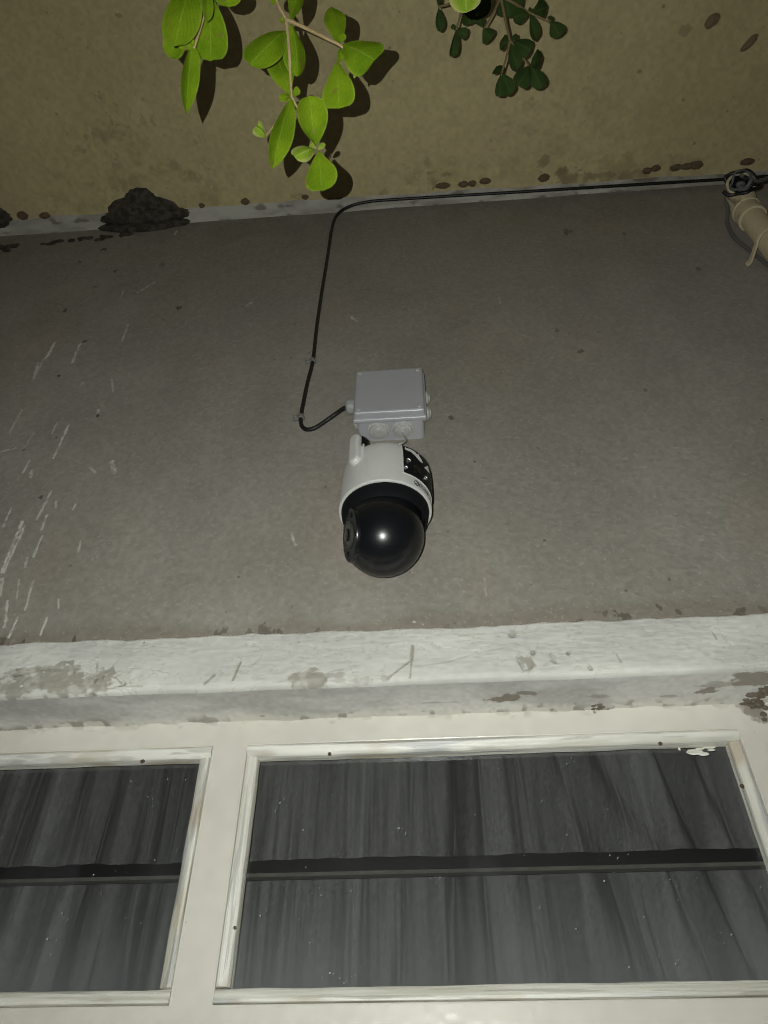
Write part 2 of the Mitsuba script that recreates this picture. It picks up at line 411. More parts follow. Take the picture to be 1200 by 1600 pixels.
bsdf('bead_paint_level', proc(bead_h), .42, .5, lambda p, n, uv: fbm(p.x * 30, p.z * 400, p.y * 400, 2), .0007)
bsdf('bead_paint_upright', proc(bead_v), .42, .5, lambda p, n, uv: fbm(p.x * 400, p.z * 30, p.y * 400, 2), .0007)


def curtain_color(p, n, uv):
    x, y, z = q_of(p)
    s = uv.x
    warp = s + .012 * fbm(s * 3, z * 1.8, 1.0, 2)
    band = fbm(warp * 22, z * .55, 1.0, 2); streak = fbm(warp * 75, z * .9, 4.0, 2)
    c = mix((.066, .067, .064), (.108, .109, .105), smoothstep(.30, .72, .62 * band + .38 * streak))  # vertical stripes paint the light and dark of folds into the cloth
    pale = smoothstep(.66, .80, noise(warp * 48, z * .8, 9.0)) * (.45 + .55 * noise(warp * 20, z * 260))
    c = mix(c, (.17, .17, .165), .40 * pale)
    return c * (.86 + .28 * noise(warp * 420, z * 230))


bsdf('curtain_cloth', proc(curtain_color), .9, .05)
bsdf('black_paint', proc(lambda p, n, uv: mix((.004, .004, .004), (.009, .0085, .008), fbm(p.x * 40, p.z * 80, 1.0, 2))), .55, .3)
bsdf('bar_edge', proc(lambda p, n, uv: mix((.05, .049, .044), (.10, .096, .085), fbm(p.x * 60, p.z * 160, p.y * 160, 3))), .8, .2)
scene['pane_glass'] = {'type': 'thindielectric', 'int_ior': 1.5}
bsdf('dust_white', (.55, .56, .56), .9, .1)
bsdf('rust', proc(lambda p, n, uv: mix((.05, .035, .025), (.15, .10, .07), noise(p.x * 900, p.y * 900, p.z * 900))), .8, .2)
bsdf('box_plastic', proc(lambda p, n, uv: mix((.36, .36, .385), (.40, .40, .42), fbm(p.x * 18, p.y * 18, p.z * 18, 3))), .30, .5)
bsdf('grommet_plastic', (.42, .42, .40), .45, .4)
bsdf('gland_plastic', (.30, .31, .30), .45, .4)
bsdf('white_plastic', proc(lambda p, n, uv: mix((.50, .50, .48), (.55, .55, .525), fbm(p.x * 24, p.y * 24, p.z * 24, 3))), .36, .45)
bsdf('black_gloss', (.007, .0075, .0085), .42, .12)
bsdf('black_dome', proc(lambda p, n, uv: mix((.0045, .005, .006), (.0085, .009, .0105), fbm(p.x * 30, p.y * 30, p.z * 30, 3))), .27, .42)
bsdf('lens_ring', (.036, .037, .036), .6, .3)
bsdf('black_inner', (.0065, .007, .008), .7, .1)
bsdf('lens_grey', (.045, .041, .035), .25, .6)
bsdf('lens_black', (.006, .006, .008), .08, .6)
scene['chrome'] = {'type': 'twosided', 'bsdf': {'type': 'roughconductor', 'material': 'Al', 'alpha': .25}}
bsdf('panel_white', (.62, .62, .61), .5, .3)
bsdf('logo_grey', (.08, .08, .082), .5, .3)
bsdf('cable_black', proc(lambda p, n, uv: mix((.008, .008, .009), (.018, .017, .016), fbm(p.x * 60, p.y * 60, p.z * 60, 2))), .45, .4)
bsdf('cable_grey', (.12, .12, .115), .5, .35)
bsdf('clip_plastic', (.19, .19, .175), .6, .3)
bsdf('steel_dull', (.22, .21, .19), .4, .5)
bsdf('pipe_plastic', proc(lambda p, n, uv: mix(mix((.50, .43, .28), (.62, .54, .37), fbm(p.x * 22, p.y * 22, p.z * 14, 3)), (.15, .12, .08), .8 * smoothstep(.62, .74, fbm(p.x * 45, p.y * 45, p.z * 30, 3)))), .5, .35)


def mud_color(p, n, uv):
    return mix((.044, .040, .032), (.092, .082, .065), smoothstep(.3, .72, fbm(p.x * 120, p.y * 120, p.z * 120, 4)))


bsdf('mud', proc(mud_color), .95, .05, lambda p, n, uv: fbm(p.x * 300, p.y * 300, p.z * 300, 3), .003, 5e-4)
bsdf('mud_brown', proc(lambda p, n, uv: mix((.085, .062, .036), (.19, .145, .09), fbm(p.x * 160, p.y * 160, p.z * 160, 3))), .95, .05, lambda p, n, uv: fbm(p.x * 300, p.y * 300, p.z * 300, 3), .0015, 5e-4)
bsdf('mud_pale', proc(lambda p, n, uv: mix((.15, .115, .065), (.26, .205, .125), fbm(p.x * 160, p.y * 160, p.z * 160, 3))), .95, .05, lambda p, n, uv: fbm(p.x * 300, p.y * 300, p.z * 300, 3), .0015, 5e-4)
bsdf('mud_grey', proc(lambda p, n, uv: mix((.10, .085, .065), (.20, .17, .13), fbm(p.x * 160, p.y * 160, p.z * 160, 3))), .95, .05)
bsdf('earth', proc(lambda p, n, uv: mix((.10, .085, .06), (.2, .17, .13), fbm(p.x * 3, p.y * 3, 1.0, 4))), .95, .05)


def leaf_color(p, n, uv):
    u, v = uv.x - .5, uv.y               # u across, v along
    rib = 1 - smoothstep(.006, .022, dr.abs(u))
    side = dr.abs(u) * 1.15 - v
    vein = 1 - smoothstep(.06, .20, dr.abs(side * 8 - dr.round(side * 8)))
    m = fbm(p.x * 40, p.y * 40, p.z * 40, 3)
    c = mix((.098, .170, .007), (.148, .230, .010), smoothstep(.3, .7, m))
    c = mix(c, c * mi.Color3f(.80, .84, .7), vein * .7)
    c = c * (.90 + .2 * noise(p.x * 700, p.y * 700, p.z * 700))
    c = mix(c, (.26, .33, .05), .35 * smoothstep(.40, .5, dr.abs(u)))
    c = mix(c, (.15, .13, .03), .6 * smoothstep(.70, .78, fbm(p.x * 150, p.y * 150, p.z * 150, 2)))
    return mix(c, (.20, .30, .05), .38 * rib)


scene['leaf'] = {'type': 'principledthin', 'base_color': proc(leaf_color), 'roughness': .48, 'diff_trans': .55, 'spec_trans': 0.0, 'eta': 1.35}


def young_leaf_color(p, n, uv):
    u = uv.x - .5
    c = mix((.16, .25, .02), (.29, .31, .09), smoothstep(.2, .5, dr.abs(u)))
    return mix(c, (.30, .36, .11), .6 * (1 - smoothstep(.01, .04, dr.abs(u))))


scene['young_leaf'] = {'type': 'principledthin', 'base_color': proc(young_leaf_color), 'roughness': .5, 'diff_trans': .6, 'spec_trans': 0.0, 'eta': 1.35}


def dark_leaf_color(p, n, uv):
    rib = 1 - smoothstep(.012, .04, dr.abs(uv.x - .5))
    c = mix((.036, .066, .018), (.058, .096, .028), fbm(p.x * 60, p.y * 60, p.z * 60, 3))
    return mix(c, (.10, .16, .05), .5 * rib)


scene['mature_leaf'] = {'type': 'principledthin', 'base_color': proc(dark_leaf_color), 'roughness': .5, 'diff_trans': .3, 'spec_trans': 0.0, 'eta': 1.4}
bsdf('twig', proc(lambda p, n, uv: mix((.17, .12, .055), (.31, .235, .12), fbm(p.x * 90, p.y * 90, p.z * 40, 3))), .8, .2)

# ------------------------------------------------------------------ the setting and the house
g = add('ground', trimesh.Trimesh([[-200, -200, -2.25], [200, -200, -2.25], [200, 200, -2.25], [-200, 200, -2.25]], [[0, 1, 2], [0, 2, 3]], process=False), 'earth', smooth=False)
tag(g, 'bare ground below the wall', kind='structure')

house = thing('house_wall', 'grey plastered outside wall with white band over the window', 'wall')
OX0, OX1, OZ0, OZ1 = -1.22, .74, -.30, .578           # opening
outline = Polygon([(-5, -2.25), (5, -2.25), (5, H + .3), (-5, H + .3)]).difference(sbox(OX0, OZ0, OX1, OZ1))
w_ = trimesh.creation.extrude_polygon(outline, .26, engine='earcut')
w_.vertices = np.stack([w_.vertices[:, 0], w_.vertices[:, 2], w_.vertices[:, 1]], 1); w_.invert()
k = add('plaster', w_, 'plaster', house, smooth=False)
tag(k, 'rough grey plaster with trowel marks and white paint runs at the left')

# white band: raised face, ragged top edge, rounded lower edge
nx = 520; xs = np.linspace(-1.6, 1.35, nx)
edge = .669 + .007 * (meshkit.fbm(np.stack([xs * 4, xs * 0, xs * 0], 1), 3, 3) - .5) + .0075 * (meshkit.fbm(np.stack([xs * 34, xs * 0, xs * 0], 1), 4, 5) - .5)
lowe = .5722 + .003 * (meshkit.fbm(np.stack([xs * 12, xs * 0 + 5, xs * 0], 1), 3, 8) - .5)
rows = []
prof = [(0.0, 1.0, 0.004), (-.0045, 1.0, .0012), (-.006, 1.0, -.002)] + [(-.006, t, 0) for t in (.75, .5, .25)] + [(-.006, 0, .012), (-.0045, 0, .005), (-.0005, 0, .0012), (.006, 0, .0)]
for yy, t, dz in prof:
    rows.append(np.stack([xs, np.full(nx, yy) - .0012 * (meshkit.fbm(np.stack([xs * 9, xs * 0 + t * 6, xs * 0], 1), 3, 2) - .5) * (yy < -.005), lowe + (edge - lowe) * t + dz], 1))
v = np.vstack(rows); i, j = np.meshgrid(np.arange(len(prof) - 1), np.arange(nx - 1), indexing='ij')
q = np.stack([i * nx + j, (i + 1) * nx + j, (i + 1) * nx + j + 1, i * nx + j + 1], -1).reshape(-1, 4)
k = add('painted_band', (v, q), 'band_paint', house, smooth=True)
tag(k, 'cracked white painted band with chipped grey patches')
# underside of the opening
ny = 14; ys = np.linspace(.0055, FY + .004, ny); X, Yg = np.meshgrid(np.linspace(OX0 + .001, OX1 - .001, 400), ys)
Zg = RZ + .0035 * (meshkit.fbm(np.stack([X * 16, Yg * 30, X * 0], -1), 3, 4) - .5)
Zg -= np.clip((Yg - .088) / .02, 0, 1) * .006 * meshkit.fbm(np.stack([X * 45, X * 0, X * 0], -1), 4, 6)
v = np.stack([X, Yg, Zg], -1).reshape(-1, 3); i, j = np.meshgrid(np.arange(ny - 1), np.arange(399), indexing='ij')
q = np.stack([i * 400 + j, (i + 1) * 400 + j, (i + 1) * 400 + j + 1, i * 400 + j + 1], -1).reshape(-1, 4)
k = add('reveal', (v, q), 'reveal_plaster', house, smooth=True)
tag(k, 'pale grey plastered underside of the opening')
# coving: the narrow unpainted strip where wall and soffit meet
nx = 420; xs = np.linspace(-2.6, 2.4, nx)
wob = lambda s, f, a: a * (meshkit.fbm(np.stack([xs * f, xs * 0 + s, xs * 0], 1), 4, 9) - .5)
wide = .034 + .012 * np.clip(-xs / 1.3, -1, 1)
cp = [(0 * xs - wide + wob(1, 9, .012), H + 0 * xs + .002), (-wide + .004 + wob(1, 9, .012), H - .004 + 0 * xs), (-.009 + wob(2, 5, .003), H - .008 + wob(3, 5, .003)), (-.003 + 0 * xs, H - .018 + wob(4, 7, .008)), (.003 + 0 * xs, H - .020 + wob(4, 7, .008))]
v = np.vstack([np.stack([xs, a, b], 1) for a, b in cp]); i, j = np.meshgrid(np.arange(len(cp) - 1), np.arange(nx - 1), indexing='ij')
q = np.stack([i * nx + j, i * nx + j + 1, (i + 1) * nx + j + 1, (i + 1) * nx + j], -1).reshape(-1, 4)
add('coving', (v, q), 'coving_plaster', house, smooth=True)

k = add('eaves_soffit', bx(-5, 5, -2.2, .02, H, H + .16), 'soffit_paint', smooth=False)
tag(k, 'beige plastered roof soffit over the grey wall, stained along its joint', 'soffit')

# ------------------------------------------------------------------ the window
win = thing('window', 'cream painted wooden window with two glazed lights under the white band', 'window')
L = (-1.10, -.361, .173, .531); R = (-.306, .479, .173, .531)     # the two openings of the frame
fpoly = sbox(OX0 + .002, -.12, OX1 - .002, .5755)
for a, b, c, d in (L, R):
    fpoly = fpoly.difference(sbox(a, c, b, d))
fm = trimesh.creation.extrude_polygon(fpoly, .055, engine='earcut')
fm.vertices = np.stack([fm.vertices[:, 0], FY + fm.vertices[:, 2], fm.vertices[:, 1]], 1); fm.invert()
# rounded arris all round each opening
arr = []
for a, b, c, d in (L, R):
    for p0, p1 in (((a, c), (b, c)), ((b, c), (b, d)), ((b, d), (a, d)), ((a, d), (a, c))):
        arr.append(tube([np.array([p0[0], FY + .0012, p0[1]]), np.array([p1[0], FY + .0012, p1[1]])], .0016, 8))
k = add('frame', cat([fm] + arr), 'frame_paint', win, smooth=30)
tag(k, 'wide cream frame and mullion')
BW, GAP = .0180, .0022
sec = [(0, .004), (.0015, -.0025), (.005, -.0035), (.0130, .0000), (BW - .001, .0035), (BW, .0060), (BW, .0235), (0, .0235)]   # across, depth: slopes down to the glass
GY = FY + .0225
for (a, b, c, d), side in ((L, 'left'), (R, 'right')):
    a_, b_, c_, d_ = a + GAP, b - GAP, c + GAP, d - GAP
    for nm, p0, p1, u, mat in (('top', (a_, FY, d_), (b_, FY, d_), (0, 0, -1), 'bead_paint_level'), ('bottom', (a_, FY, c_), (b_, FY, c_), (0, 0, 1), 'bead_paint_level'),
                               ('side', (a_, FY, c_ + BW + .0012), (a_, FY, d_ - BW - .0012), (1, 0, 0), 'bead_paint_upright'), ('side', (b_, FY, c_ + BW + .0012), (b_, FY, d_ - BW - .0012), (-1, 0, 0), 'bead_paint_upright')):
        # a worn wooden bead: cut in short lengths so that its edge wavers
        p0, p1 = np.array(p0), np.array(p1); n = max(8, int(np.linalg.norm(p1 - p0) / .02)); ts = np.linspace(0, 1, n + 1); S_ = np.array(sec); kk = len(S_)
        sd = len([x for x in scene if '__bead' in x])
        jit = (meshkit.fbm(np.stack([ts * n * .35, ts * 0 + sd * 3.1, ts * 0], 1), 3, 11) - .5) * .0032
        rows = []
        for t, e in zip(ts, jit):
            s2 = S_.copy(); s2[3:7, 0] += e; s2[1:5, 1] += e * .4
            rows.append(p0 + (p1 - p0) * t + s2[:, :1] * np.array(u, float) + s2[:, 1:] * np.array([0, 1.0, 0]))
        v = np.vstack(rows); i, j = np.meshgrid(np.arange(n), np.arange(kk), indexing='ij')
        qd = np.stack([i * kk + j, i * kk + (j + 1) % kk, (i + 1) * kk + (j + 1) % kk, (i + 1) * kk + j], -1).reshape(-1, 4)
        tri = np.array(trimesh.creation.triangulate_polygon(Polygon(S_), engine='earcut')[1])
        f = np.vstack([qd[:, [0, 1, 2]], qd[:, [0, 2, 3]], tri, tri[:, ::-1] + n * kk])
        m = trimesh.Trimesh(v, f, process=False); m.fix_normals()
        add('bead', m, mat, win, smooth=25)
    g0 = .004
    x0, x1, z0, z1 = a + g0, b - g0, c + g0, d - g0
    add('pane', trimesh.Trimesh([[x0, GY, z0], [x1, GY, z0], [x1, GY, z1], [x0, GY, z1]], [[0, 1, 2], [0, 2, 3]], process=False), 'pane_glass', win, smooth=False)

for px, py in ((222, 1190), (515, 1178), (1032, 1162), (1159, 1228), (388, 1251), (366, 1450)):
    p = on_y(px, py, FY + .0035)
    side_ = p[2] < .48
    n_ = np.array([0.55 * (1 if p[0] > 0 else -1), -.75, -.1]) if side_ else np.array([0, -.75, -.65]); n_ = n_ * np.array([-1 if side_ else 1, 1, 1])
    add('nail', lathe([(0, .0022), (.0022, .0020), (.0030, .0008), (.0030, -.006)], p, n_, 14), 'rust', win, smooth=40)

# specks of dust and dried drops on the glass
sp = []
oct_ = trimesh.creation.icosphere(subdivisions=0)
for _ in range(230):
    o = L if RNG.random() < .42 else R
    cx = RNG.uniform(o[0] + .03, o[1] - .03); cz = RNG.uniform(o[2] + .03, o[3] - .03)
    for _k in range(1 if RNG.random() < .8 else RNG.integers(2, 6)):
        r = RNG.choice([.0004, .0006, .0008, .0011], p=[.45, .35, .15, .05])
        x_, z_ = cx + RNG.normal(0, .006) * (_k > 0), cz + RNG.normal(0, .008) * (_k > 0)
        m = oct_.copy(); m.apply_scale([r, r * .4, r * RNG.uniform(.8, 1.5)]); m.apply_translation([x_, GY - .0009 - r * .4, z_]); sp.append(m)
k = add('dust', cat(sp), 'dust_white', win, smooth=False)
tag(k, 'white specks of dust on the glass', kind='stuff')
scene['dust_film'] = {'type': 'mask', 'opacity': proc(lambda p, n, uv: dr.clip(.004 + .115 * (1 - smoothstep(.15, .36, (p.z - EYE) / U)) * (.5 + fbm(p.x * 14, p.z * 9, 2.0, 3)) + .020 * smoothstep(.52, .8, fbm(p.x * 30, p.z * 7, 5.0, 3)), 0, 1)),
                      'bsdf': {'type': 'twosided', 'bsdf': {'type': 'diffuse', 'reflectance': {'type': 'rgb', 'value': [.52, .56, .57]}}}}
for (a, b, c, d) in (L, R):
    x0, x1, z0, z1, y_ = a + .006, b - .006, c + .006, d - .006, GY - .0008
    k = add('dust_film', trimesh.Trimesh([[x0, y_, z0], [x1, y_, z0], [x1, y_, z1], [x0, y_, z1]], [[0, 1, 2], [0, 2, 3]], process=False), 'dust_film', win, smooth=False)
# old paint scraped onto the glass at the top right corner
fl = [lump([*(on_y(px, py, GY - .0012))], [rx, .0012, rz], .5, 2.2, s, 2) for px, py, rx, rz, s in ((1085, 1175, .013, .0045, 1), (1100, 1178, .008, .003, 2), (1108, 1167, .010, .003, 3), (1075, 1166, .009, .002, 4), (1061, 1169, .002, .004, 5), (1112, 1172, .006, .0016, 6), (1094, 1170, .007, .002, 7))]
add('paint_flake', cat(fl), 'bead_paint_level', win, smooth=40)

# painted bar across each light, behind the glass
BAY = .150
zb = on_y(700, 1346, BAY)[2]
for (a, b, c, d) in (L, R):
    x0, x1 = a + .002, b - .002; n = 160; xs = np.linspace(x0, x1, n)
    tj = .0060 * (meshkit.fbm(np.stack([xs * 30, xs * 0 + a, xs * 0], 1), 4, 3) - .5) + .003 * (meshkit.fbm(np.stack([xs * 5, xs * 0 + a, xs * 0], 1), 2, 4) - .5)
    bj = .0022 * (meshkit.fbm(np.stack([xs * 24, xs * 0 + a + 4, xs * 0], 1), 4, 5) - .5)
    rows = [np.stack([xs, 0 * xs + y_, zb + dz + (tj if up_ else bj)], 1) for y_, dz, up_ in ((BAY + .012, -.0105, 0), (BAY, -.0105, 0), (BAY, .0085, 1), (BAY + .012, .0085, 1))]
    v = np.vstack(rows); i, j = np.meshgrid(np.arange(4), np.arange(n - 1), indexing='ij')
    qd = np.stack([i * n + j, i * n + j + 1, ((i + 1) % 4) * n + j + 1, ((i + 1) % 4) * n + j], -1).reshape(-1, 4)
    m = trimesh.Trimesh(v, np.vstack([qd[:, [0, 1, 2]], qd[:, [0, 2, 3]]]), process=False); m.fix_normals()
    kb = add('crossbar', m, 'black_paint', win, smooth=30)
    add('lip', bx(x0, x1, BAY - .002, BAY + .014, zb - .0165, zb - .0112), 'bar_edge', kb, smooth=False)
    if 'window__crossbar' == kb: tag(kb, 'black painted bar behind the left light')
    else: tag(kb, 'black painted bar behind the right light')


def curtain(x0, x1, lab, seed):
    n = 900; mz = 26; s = np.linspace(0, 1, n); xs0 = x0 + (x1 - x0) * s
    f = lambda a, b: meshkit.fbm(np.stack([xs0 * a, xs0 * 0 + b, xs0 * 0 + seed], 1), 3, seed) - .5
    rows, uvs = [], []
    for t in np.linspace(0, 1, mz):
        z = .10 + .52 * t
        ph = xs0 * 92 + 22 * f(3, .35 * t) + 1.1 * t * np.sin(xs0 * 9 + seed) + 5.5 * f(7, 1.3 * t + 9)
        depth = .0085 * np.sin(ph) * (1 + 1.4 * f(8, .3 * t)) + .002 * np.sin(2 * ph + .8) + .009 * np.sin(ph * .53 + 1.7) + .036 * f(17, .9 * t) + .013 * f(58, 1.8 * t) + .004 * f(150, 1.6 * t)
        sway = .0045 * np.cos(ph + .5)
        rows.append(np.stack([xs0 + sway, .205 + depth * (1.1 - .25 * t), 0 * xs0 + z], 1)); uvs.append(np.stack([xs0 + .0 * depth, 0 * xs0 + z], 1))
    v = np.vstack(rows); i, j = np.meshgrid(np.arange(mz - 1), np.arange(n - 1), indexing='ij')
    q = np.stack([i * n + j, i * n + j + 1, (i + 1) * n + j + 1, (i + 1) * n + j], -1).reshape(-1, 4)
    k = add('curtain', (v, q), 'curtain_cloth', smooth=True, uv=np.vstack(uvs))
    tag(k, lab, 'curtain')


curtain(-1.2, -.335, 'dark grey folded curtain behind the smaller left window light', 3)
curtain(-.333, .73, 'dark grey folded curtain behind the wide right window light', 5)

# ------------------------------------------------------------------ junction box
jb = thing('junction_box', 'pale grey plastic junction box on the wall above the camera', 'junction box')
X0, X1, Z0, Z1, YF = -.129, .0145, 1.140, 1.283, -.080
add('base', rbox(X0 + .003, X1 - .003, -.056, .012, Z0 + .003, Z1 - .003, .008), 'box_plastic', jb)
lid = m3.Manifold.batch_boolean([rbox(X0, X1, YF, -.054, Z0, Z1, .0055), rbox(X0 - .0035, X1 + .0035, -.064, -.0525, Z0 - .0035, Z1 + .0035, .004)], m3.OpType.Add)
kl = add('lid', lid, 'box_plastic', jb)
for sx in (X0 + .0105, X1 - .0105):
    for sz in (Z0 + .0105, Z1 - .0105):
        add('screw', lathe([(0, .0022), (.0036, .002), (.0046, .0008), (.0046, -.003)], (sx, YF, sz), (0, -1, 0), 16), 'grommet_plastic', kl, smooth=40)
GR = [(.0228, 0), (.0228, .0016), (.0205, .0028), (.0196, .0028), (.0180, .0062), (.0150, .0074), (.0120, .0078), (.0105, .0094), (.0040, .0100), (0, .0100)]
gz = Z0 + .003
for px, py in ((592, 676), (630, 673)):
    p = on_z(px, py, gz); p[1] = -.0285
    add('grommet', lathe([(r, h) for r, h in GR], p, (0, 0, -1), 32), 'grommet_plastic', jb, smooth=35)
for zc in (on_y(670, 622, -.028)[2], on_y(674, 645, -.028)[2]):
    add('grommet', lathe([(r * .80, h * 1.75) for r, h in GR], (X1 - .003, -.028, zc), (1, 0, 0), 32), 'grommet_plastic', jb, smooth=35)
add('grommet', lathe([(r * .78, h) for r, h in GR], (X0 + .003, -.028, on_y(553, 660, -.028)[2]), (-1, 0, 0), 32), 'grommet_plastic', jb, smooth=35)
gp = np.array([X0 + .003, -.0300, on_y(545, 635, -.03)[2]])
kg = add('cable_gland', lathe([(.0155, 0), (.0165, .003), (.0165, .008), (.0175, .0085), (.0178, .018), (.0168, .0235), (.013, .027), (.0065, .028), (.0055, .020)], gp, (-1, 0, 0), 28), 'gland_plastic', jb, smooth=35)
add('hex_nut', lathe([(.0205, .0), (.0205, .0065), (.012, .0065)], gp, (-1, 0, 0), 6), 'gland_plastic', kg, smooth=False)

# ------------------------------------------------------------------ security camera
cam = thing('security_camera', 'white and black dome security camera hanging on the grey wall', 'security camera')
C = on_y(602, 800, -.10)
cx, cy = C[0], C[1]
ZR = .841
prof = [(0, ZR + .004), (.0700, ZR + .004), (.0706, ZR), (.0735, ZR), (.0748, ZR + .002), (.0750, ZR + .006), (.0748, ZR + .02), (.0738, ZR + .05), (.0722, ZR + .08), (.0708, ZR + .092), (.0685, ZR + .099), (.0640, ZR + .1035), (.055, ZR + .106), (0, ZR + .107)]
KR = 1.065
prof = [(r * KR, z) for r, z in prof]
cs = m3.CrossSection([np.array(prof)])
body = m3.Manifold.revolve(cs, 120)
a0, zt = on_cyl(633, 706, C, .079); a1, zl = on_cyl(629, 737, C, .079)
A0, A1 = math.radians(26), math.radians(118)
ZP = ZR + .0235
wedge = lambda r0, r1, a, b, z0, z1, n=30: m3.Manifold.extrude(m3.CrossSection([np.array([(r1 * math.sin(t), -r1 * math.cos(t)) for t in np.linspace(a, b, n)] + [(r0 * math.sin(t), -r0 * math.cos(t)) for t in np.linspace(b, a, n)])]), z1 - z0).translate((0, 0, z0))
cut = wedge(.0700, .1, A0, A1, ZP, ZR + .13)
shell = (body - cut).translate((cx, cy, 0))
add('shell', shell, 'white_plastic', cam, smooth=25)
# black window let into the shell, its face leaning back with the shell's taper
pr = [(.0690, ZP + .0008), (.0786, ZP + .0008), (.0790, ZP + .030), (.0778, ZP + .056), (.0752, ZP + .070), (.0712, ZP + .0775), (.0640, ZP + .0815)]
n = 48; th = np.linspace(A0 + .02, A1 - .02, n)
bulge = lambda az: .0042 * np.clip(np.sin(np.clip((az - A0) / (A1 - A0), 0, 1) * np.pi), 0, 1) ** 1.3
v = np.vstack([np.stack([cx + (r + bulge(th)) * np.sin(th), cy - (r + bulge(th)) * np.cos(th), 0 * th + z], 1) for r, z in pr]); i, j = np.meshgrid(np.arange(len(pr) - 1), np.arange(n - 1), indexing='ij')
q = np.stack([i * n + j, i * n + j + 1, (i + 1) * n + j + 1, (i + 1) * n + j], -1).reshape(-1, 4)
pn = add('front_panel', (v, q), 'black_gloss', cam, smooth=40)
tag(pn, 'glossy black panel with small lights')
Rz_ = lambda z: np.interp(z, [p[1] for p in pr[1:]], [p[0] for p in pr[1:]])


def panel_pt(px, py, lift=.0006):
    az, z = on_cyl(px, py, C, .0785)
    for _ in range(4):
        az, z = on_cyl(px, py, C, Rz_(z) + bulge(az))
    r = Rz_(z) + bulge(az) + lift
    return np.array([cx + r * math.sin(az), cy - r * math.cos(az), z]), np.array([math.sin(az), -math.cos(az), 0])


for path_ in ([(A0 + .004, z) for z in np.linspace(ZP, ZR + .098, 14)], [(t, ZP - .0002) for t in np.linspace(A0, A1, 26)]):
    rr_ = [np.interp(z, [p[1] for p in prof[5:12]], [p[0] for p in prof[5:12]]) - .0002 for _, z in path_]
    add('panel_rim', tube(np.array([[cx + r * math.sin(t), cy - r * math.cos(t), z] for r, (t, z) in zip(rr_, path_)]), .0013, 8), 'white_plastic', cam, smooth=True)
for px, py, r in ((638, 720, .0046), (634, 731, .0036), (664.5, 747, .0046)):
    p, n_ = panel_pt(px, py)
    kl_ = add('light', lathe([(r, -.001), (r, .0012), (r * .75, .0016), (r * .6, .0004), (0, .0002)], p, n_, 20), 'chrome', pn, smooth=30)
p, n_ = panel_pt(651, 734, .0003)
add('lens', lathe([(.0095, -.001), (.0095, .001), (.008, .0013), (.0075, .0006), (0, .002)], p, n_, 28), 'lens_black', pn, smooth=40)


def patch(pts, lift=.0009):
    """a flat white shape on the curved panel, subdivided so that it follows the curve"""
    P = Polygon(pts).buffer(.55); v2, f2 = trimesh.creation.triangulate_polygon(P, engine='earcut')
    m = trimesh.Trimesh(np.column_stack([v2, np.zeros(len(v2))]), f2, process=False).subdivide().subdivide()
    m.vertices = np.array([panel_pt(x, y, lift)[0] for x, y, _ in m.vertices]); return m


add('white_shape', patch([(632.5, 699.5), (634, 701), (640, 702.5), (647, 706.5), (651, 711), (654, 710), (653.5, 713), (656.5, 717), (659.5, 723.5), (655, 720), (648, 711.5), (641.5, 706), (633, 702.5)]), 'panel_white', pn, smooth=False)  # white streak, then a triangle, laid on the black panel as thin patches
tri_m = patch([(663.0, 731.0), (668, 728.5), (671.2, 727), (671.0, 739.5)])
add('white_shape', tri_m, 'panel_white', pn, smooth=False)
# white lower right edge of the window
add('white_shape', wedge(.0690, .0802, math.radians(88), A1 - .01, ZP + .0009, ZP + .016).translate((cx, cy, 0)), 'white_plastic', cam, smooth=30)

# antenna capsule on the left of the shell
aa = math.radians(-36); rad = np.array([math.sin(aa), -math.cos(aa), 0]); tang = np.array([math.cos(aa), math.sin(aa), 0])
s_ = m3.Manifold.sphere(1, 24)
pz0, pz1 = .899, .9705
ring_ = [(.0060 * math.cos(t), pz0 + .0115 + .0060 * math.sin(t)) for t in np.linspace(math.pi, 2 * math.pi, 9)] + [(.0052, pz1 - .009), (-.0052, pz1 - .009), (.003, pz1 - .006), (-.003, pz1 - .006)]
cap = m3.Manifold.batch_hull([s_.scale((.0055, .0055, .0055)).translate((u_, w_2, z_)) for w_2 in (-.010, .0035) for u_, z_ in ring_])
capm = tm(cap); B = np.stack([tang, rad, [0, 0, 1.0]], 1)
base_c = np.array([cx, cy, 0]) + rad * .0785
capm.vertices = capm.vertices @ B.T + base_c; capm.fix_normals()
add('antenna', capm, 'white_plastic', cam, smooth=55)
seat_ = [(.0115 * math.cos(t), pz0 + .0115 + .0115 * math.sin(t)) for t in np.linspace(math.pi, 2 * math.pi, 11)] + [(.0115, pz1 - .028), (-.0115, pz1 - .028)]
skirt_c = m3.Manifold.batch_hull([s_.scale((.0036, .0030, .0036)).translate((u_, -.004, z_)) for u_, z_ in seat_])
skm = tm(skirt_c); skm.vertices = skm.vertices @ B.T + base_c; skm.fix_normals()
add('antenna_seat', skm, 'white_plastic', cam, smooth=55)
shadowm = tm(m3.Manifold.batch_hull([s_.scale((.0016, .004, .005)).translate((.0125, w2, z_)) for w2 in (-.012, -.004) for z_ in (pz1 - .030, pz1 - .010)])); shadowm.vertices = shadowm.vertices @ B.T + base_c; shadowm.fix_normals()
add('antenna_shadow', shadowm, 'black_gloss', cam, smooth=35)  # black sliver modelled in place of the shadow line beside the antenna

